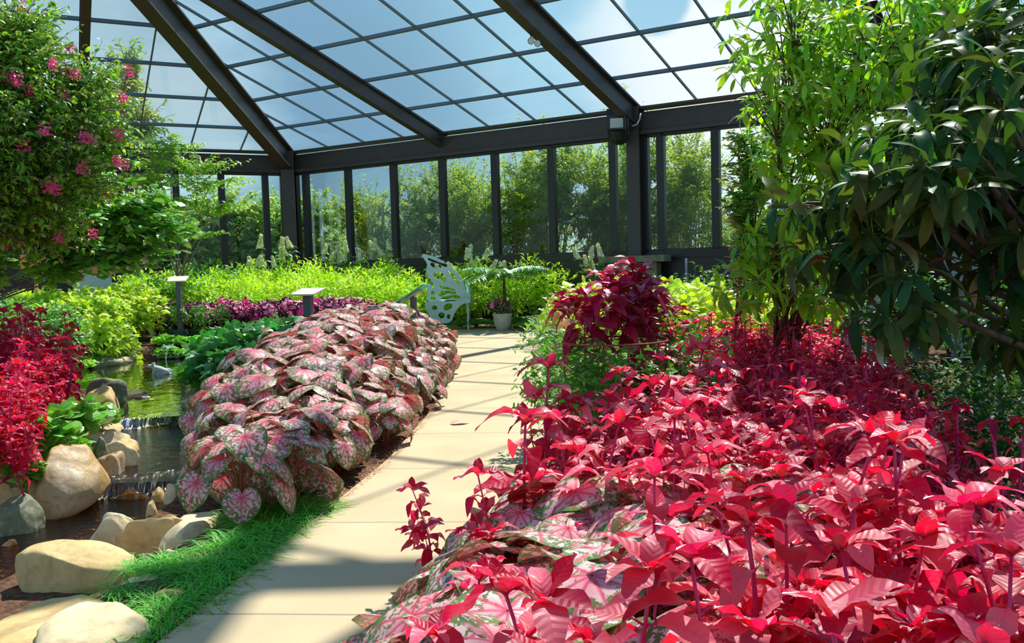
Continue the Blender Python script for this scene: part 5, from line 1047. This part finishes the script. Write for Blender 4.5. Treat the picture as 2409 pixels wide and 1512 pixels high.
# place the twin spots under the rafter that ends at the column
def near_rafter(u_): return rp(P1, dB, nB, LB, u_)
def projpx(P):
    d = np.array(P)-[0, 0, EYE]; k = d@_W; return 1204.5+FPX*(d@CR)/k, 756-FPX*(d@CU)/k
u_ = min(np.linspace(0, 14, 200), key=lambda u: abs(projpx(near_rafter(u)-UZ*.62)[1]-75)); q = near_rafter(u_)-UZ*.62
sp_ = tag(empty('twin_spotlight', tuple(q)), 'pair of small round spotlights hanging from the right-hand rafter', 'spotlight'); kq = q[1]/FPX
m = MB(); m.box((0, 0, .02), (26*kq, .10, 6*kq)); m.build('mounting_plate', blk, sp_)
for dx, dz, rz_ in ((-8, -22, .1), (8, -28, -.5)):
    m = MB(); m.tube([(dx*kq, 0, 0), (dx*kq, 0, dz*kq+6*kq)], 1.6*kq, 6); m.lathe([(.001, -5*kq), (6*kq, -4*kq), (8*kq, 4*kq), (8*kq, 6*kq), (.001, 6*kq)], (0, 0, 0), 18); o = m.build('lamp_head', blk, sp_) if False else None
    h_ = MB(); h_.tube([(dx*kq, 0, 0), (dx*kq, 0, dz*kq)], 1.4*kq, 6); h_.tube([(dx*kq-2*kq*rz_, 6*kq, dz*kq+2*kq), (dx*kq, 0, dz*kq), (dx*kq+2*kq*rz_, -5*kq, dz*kq-1*kq)], [4*kq, 7*kq, 8*kq], 16); ho = h_.build('lamp_head', blk, sp_)
    l_ = MB(); l_.tube([(dx*kq+2*kq*rz_, -5*kq, dz*kq-1*kq), (dx*kq+2.4*kq*rz_, -6.2*kq, dz*kq-1.2*kq)], 6.8*kq, 16); l_.build('lens', lens_, ho)
# left side: orange board, pale board, dark door-like bits; right: louvred panel
q = DP(80, 615, 19.); m = MB(); m.box((q.x, 19., q.z), (.55, .05, .30)); m.box((q.x, 19.03, (q.z-.15)/2+.1), (.06, .05, q.z-.15)); tag(m.build('orange_board', plain('orange_painted_board', (.85, .30, .01), .5)), 'orange board glimpsed under the crape myrtle by the left windows', 'board')
q = DP(219, 660, 19.6); m = MB(); m.box((q.x, 19.6, q.z), (.80, .05, .44)); m.box((q.x, 19.63, q.z/2), (.07, .05, q.z)); tag(m.build('pale_blue_board', plain('pale_blue_board', (.42, .52, .52), .5)), 'pale blue board standing behind the yellow-green shrubs', 'board')
lou = plain('blue_grey_louvre', (.30, .45, .50), .5); Yl = 9.6; q0, q1 = DP(2240, 835, Yl), DP(2312, 600, Yl); e = tag(empty('louvred_panel', (q0.x, Yl, 0)), 'blue-grey louvred panel on a dark post seen through the magnolia leaves', 'panel')
wv = q1.x-q0.x; zt_, zb_ = q1.z+.2, q0.z; m = MB(); n_ = 34
for i in range(n_):
    z_ = zb_+(zt_-zb_)*i/n_; m.box((wv/2, 0, z_), (wv, .035, (zt_-zb_)/n_*.78), R=np.array(Matrix.Rotation(.35, 3, 'X')))
m.build('slats', lou, e); m = MB(); m.box((wv+.08, 0, zt_/2+.2), (.13, .14, zt_+.6)); m.box((wv/2, 0, zb_-.08), (wv+.2, .12, .10)); m.build('post', frame_m, e)
# concrete ledge below the right part of the back wall
q = DP(1490, 609, 22.4); s_ = (np.array([q.x, 22.4, 0])-P1)@dB; c = P1+dB*s_-nB*.45; m = MB(); m.box((c[0], c[1], q.z), (1.75, .5, .16), AZ); m.box((c[0], c[1], q.z/2-.05), (1.3, .3, q.z-.1), AZ)
tag(m.build('concrete_ledge', plain('mossy_concrete', (.16, .19, .07), .8, col2=(.30, .28, .20), scale=6)), 'mossy concrete ledge under the back windows behind the maroon plants', 'ledge')
m = MB(); q = DP(1614, 620, 21.5); m.tube([(q.x, 21.5, 0), (q.x, 21.5, q.z+.13)], .03, 8); tag(m.build('grey_pipe', plain('galvanised_pipe', (.30, .31, .32), .35, metal=.6), smooth=True), 'thin grey upright pipe against the dark wall behind the lime plants', 'pipe')
m = MB(); m.add([(0, 0, 0), (.10, .02, .005), (.16, .10, .0), (.06, .12, .02)], [(0, 1, 2, 3)]); m.add([(0, 0, 0), (.06, .12, .02), (-.04, .10, .012)], [(0, 1, 2)])
g = G(1066, 998, .01); tag(m.build('fallen_leaf', plain('fallen_pink_leaf', (.80, .25, .18), .6), loc=(g.x, g.y, .012)), 'fallen pink caladium leaf lying at the path edge', 'leaf')
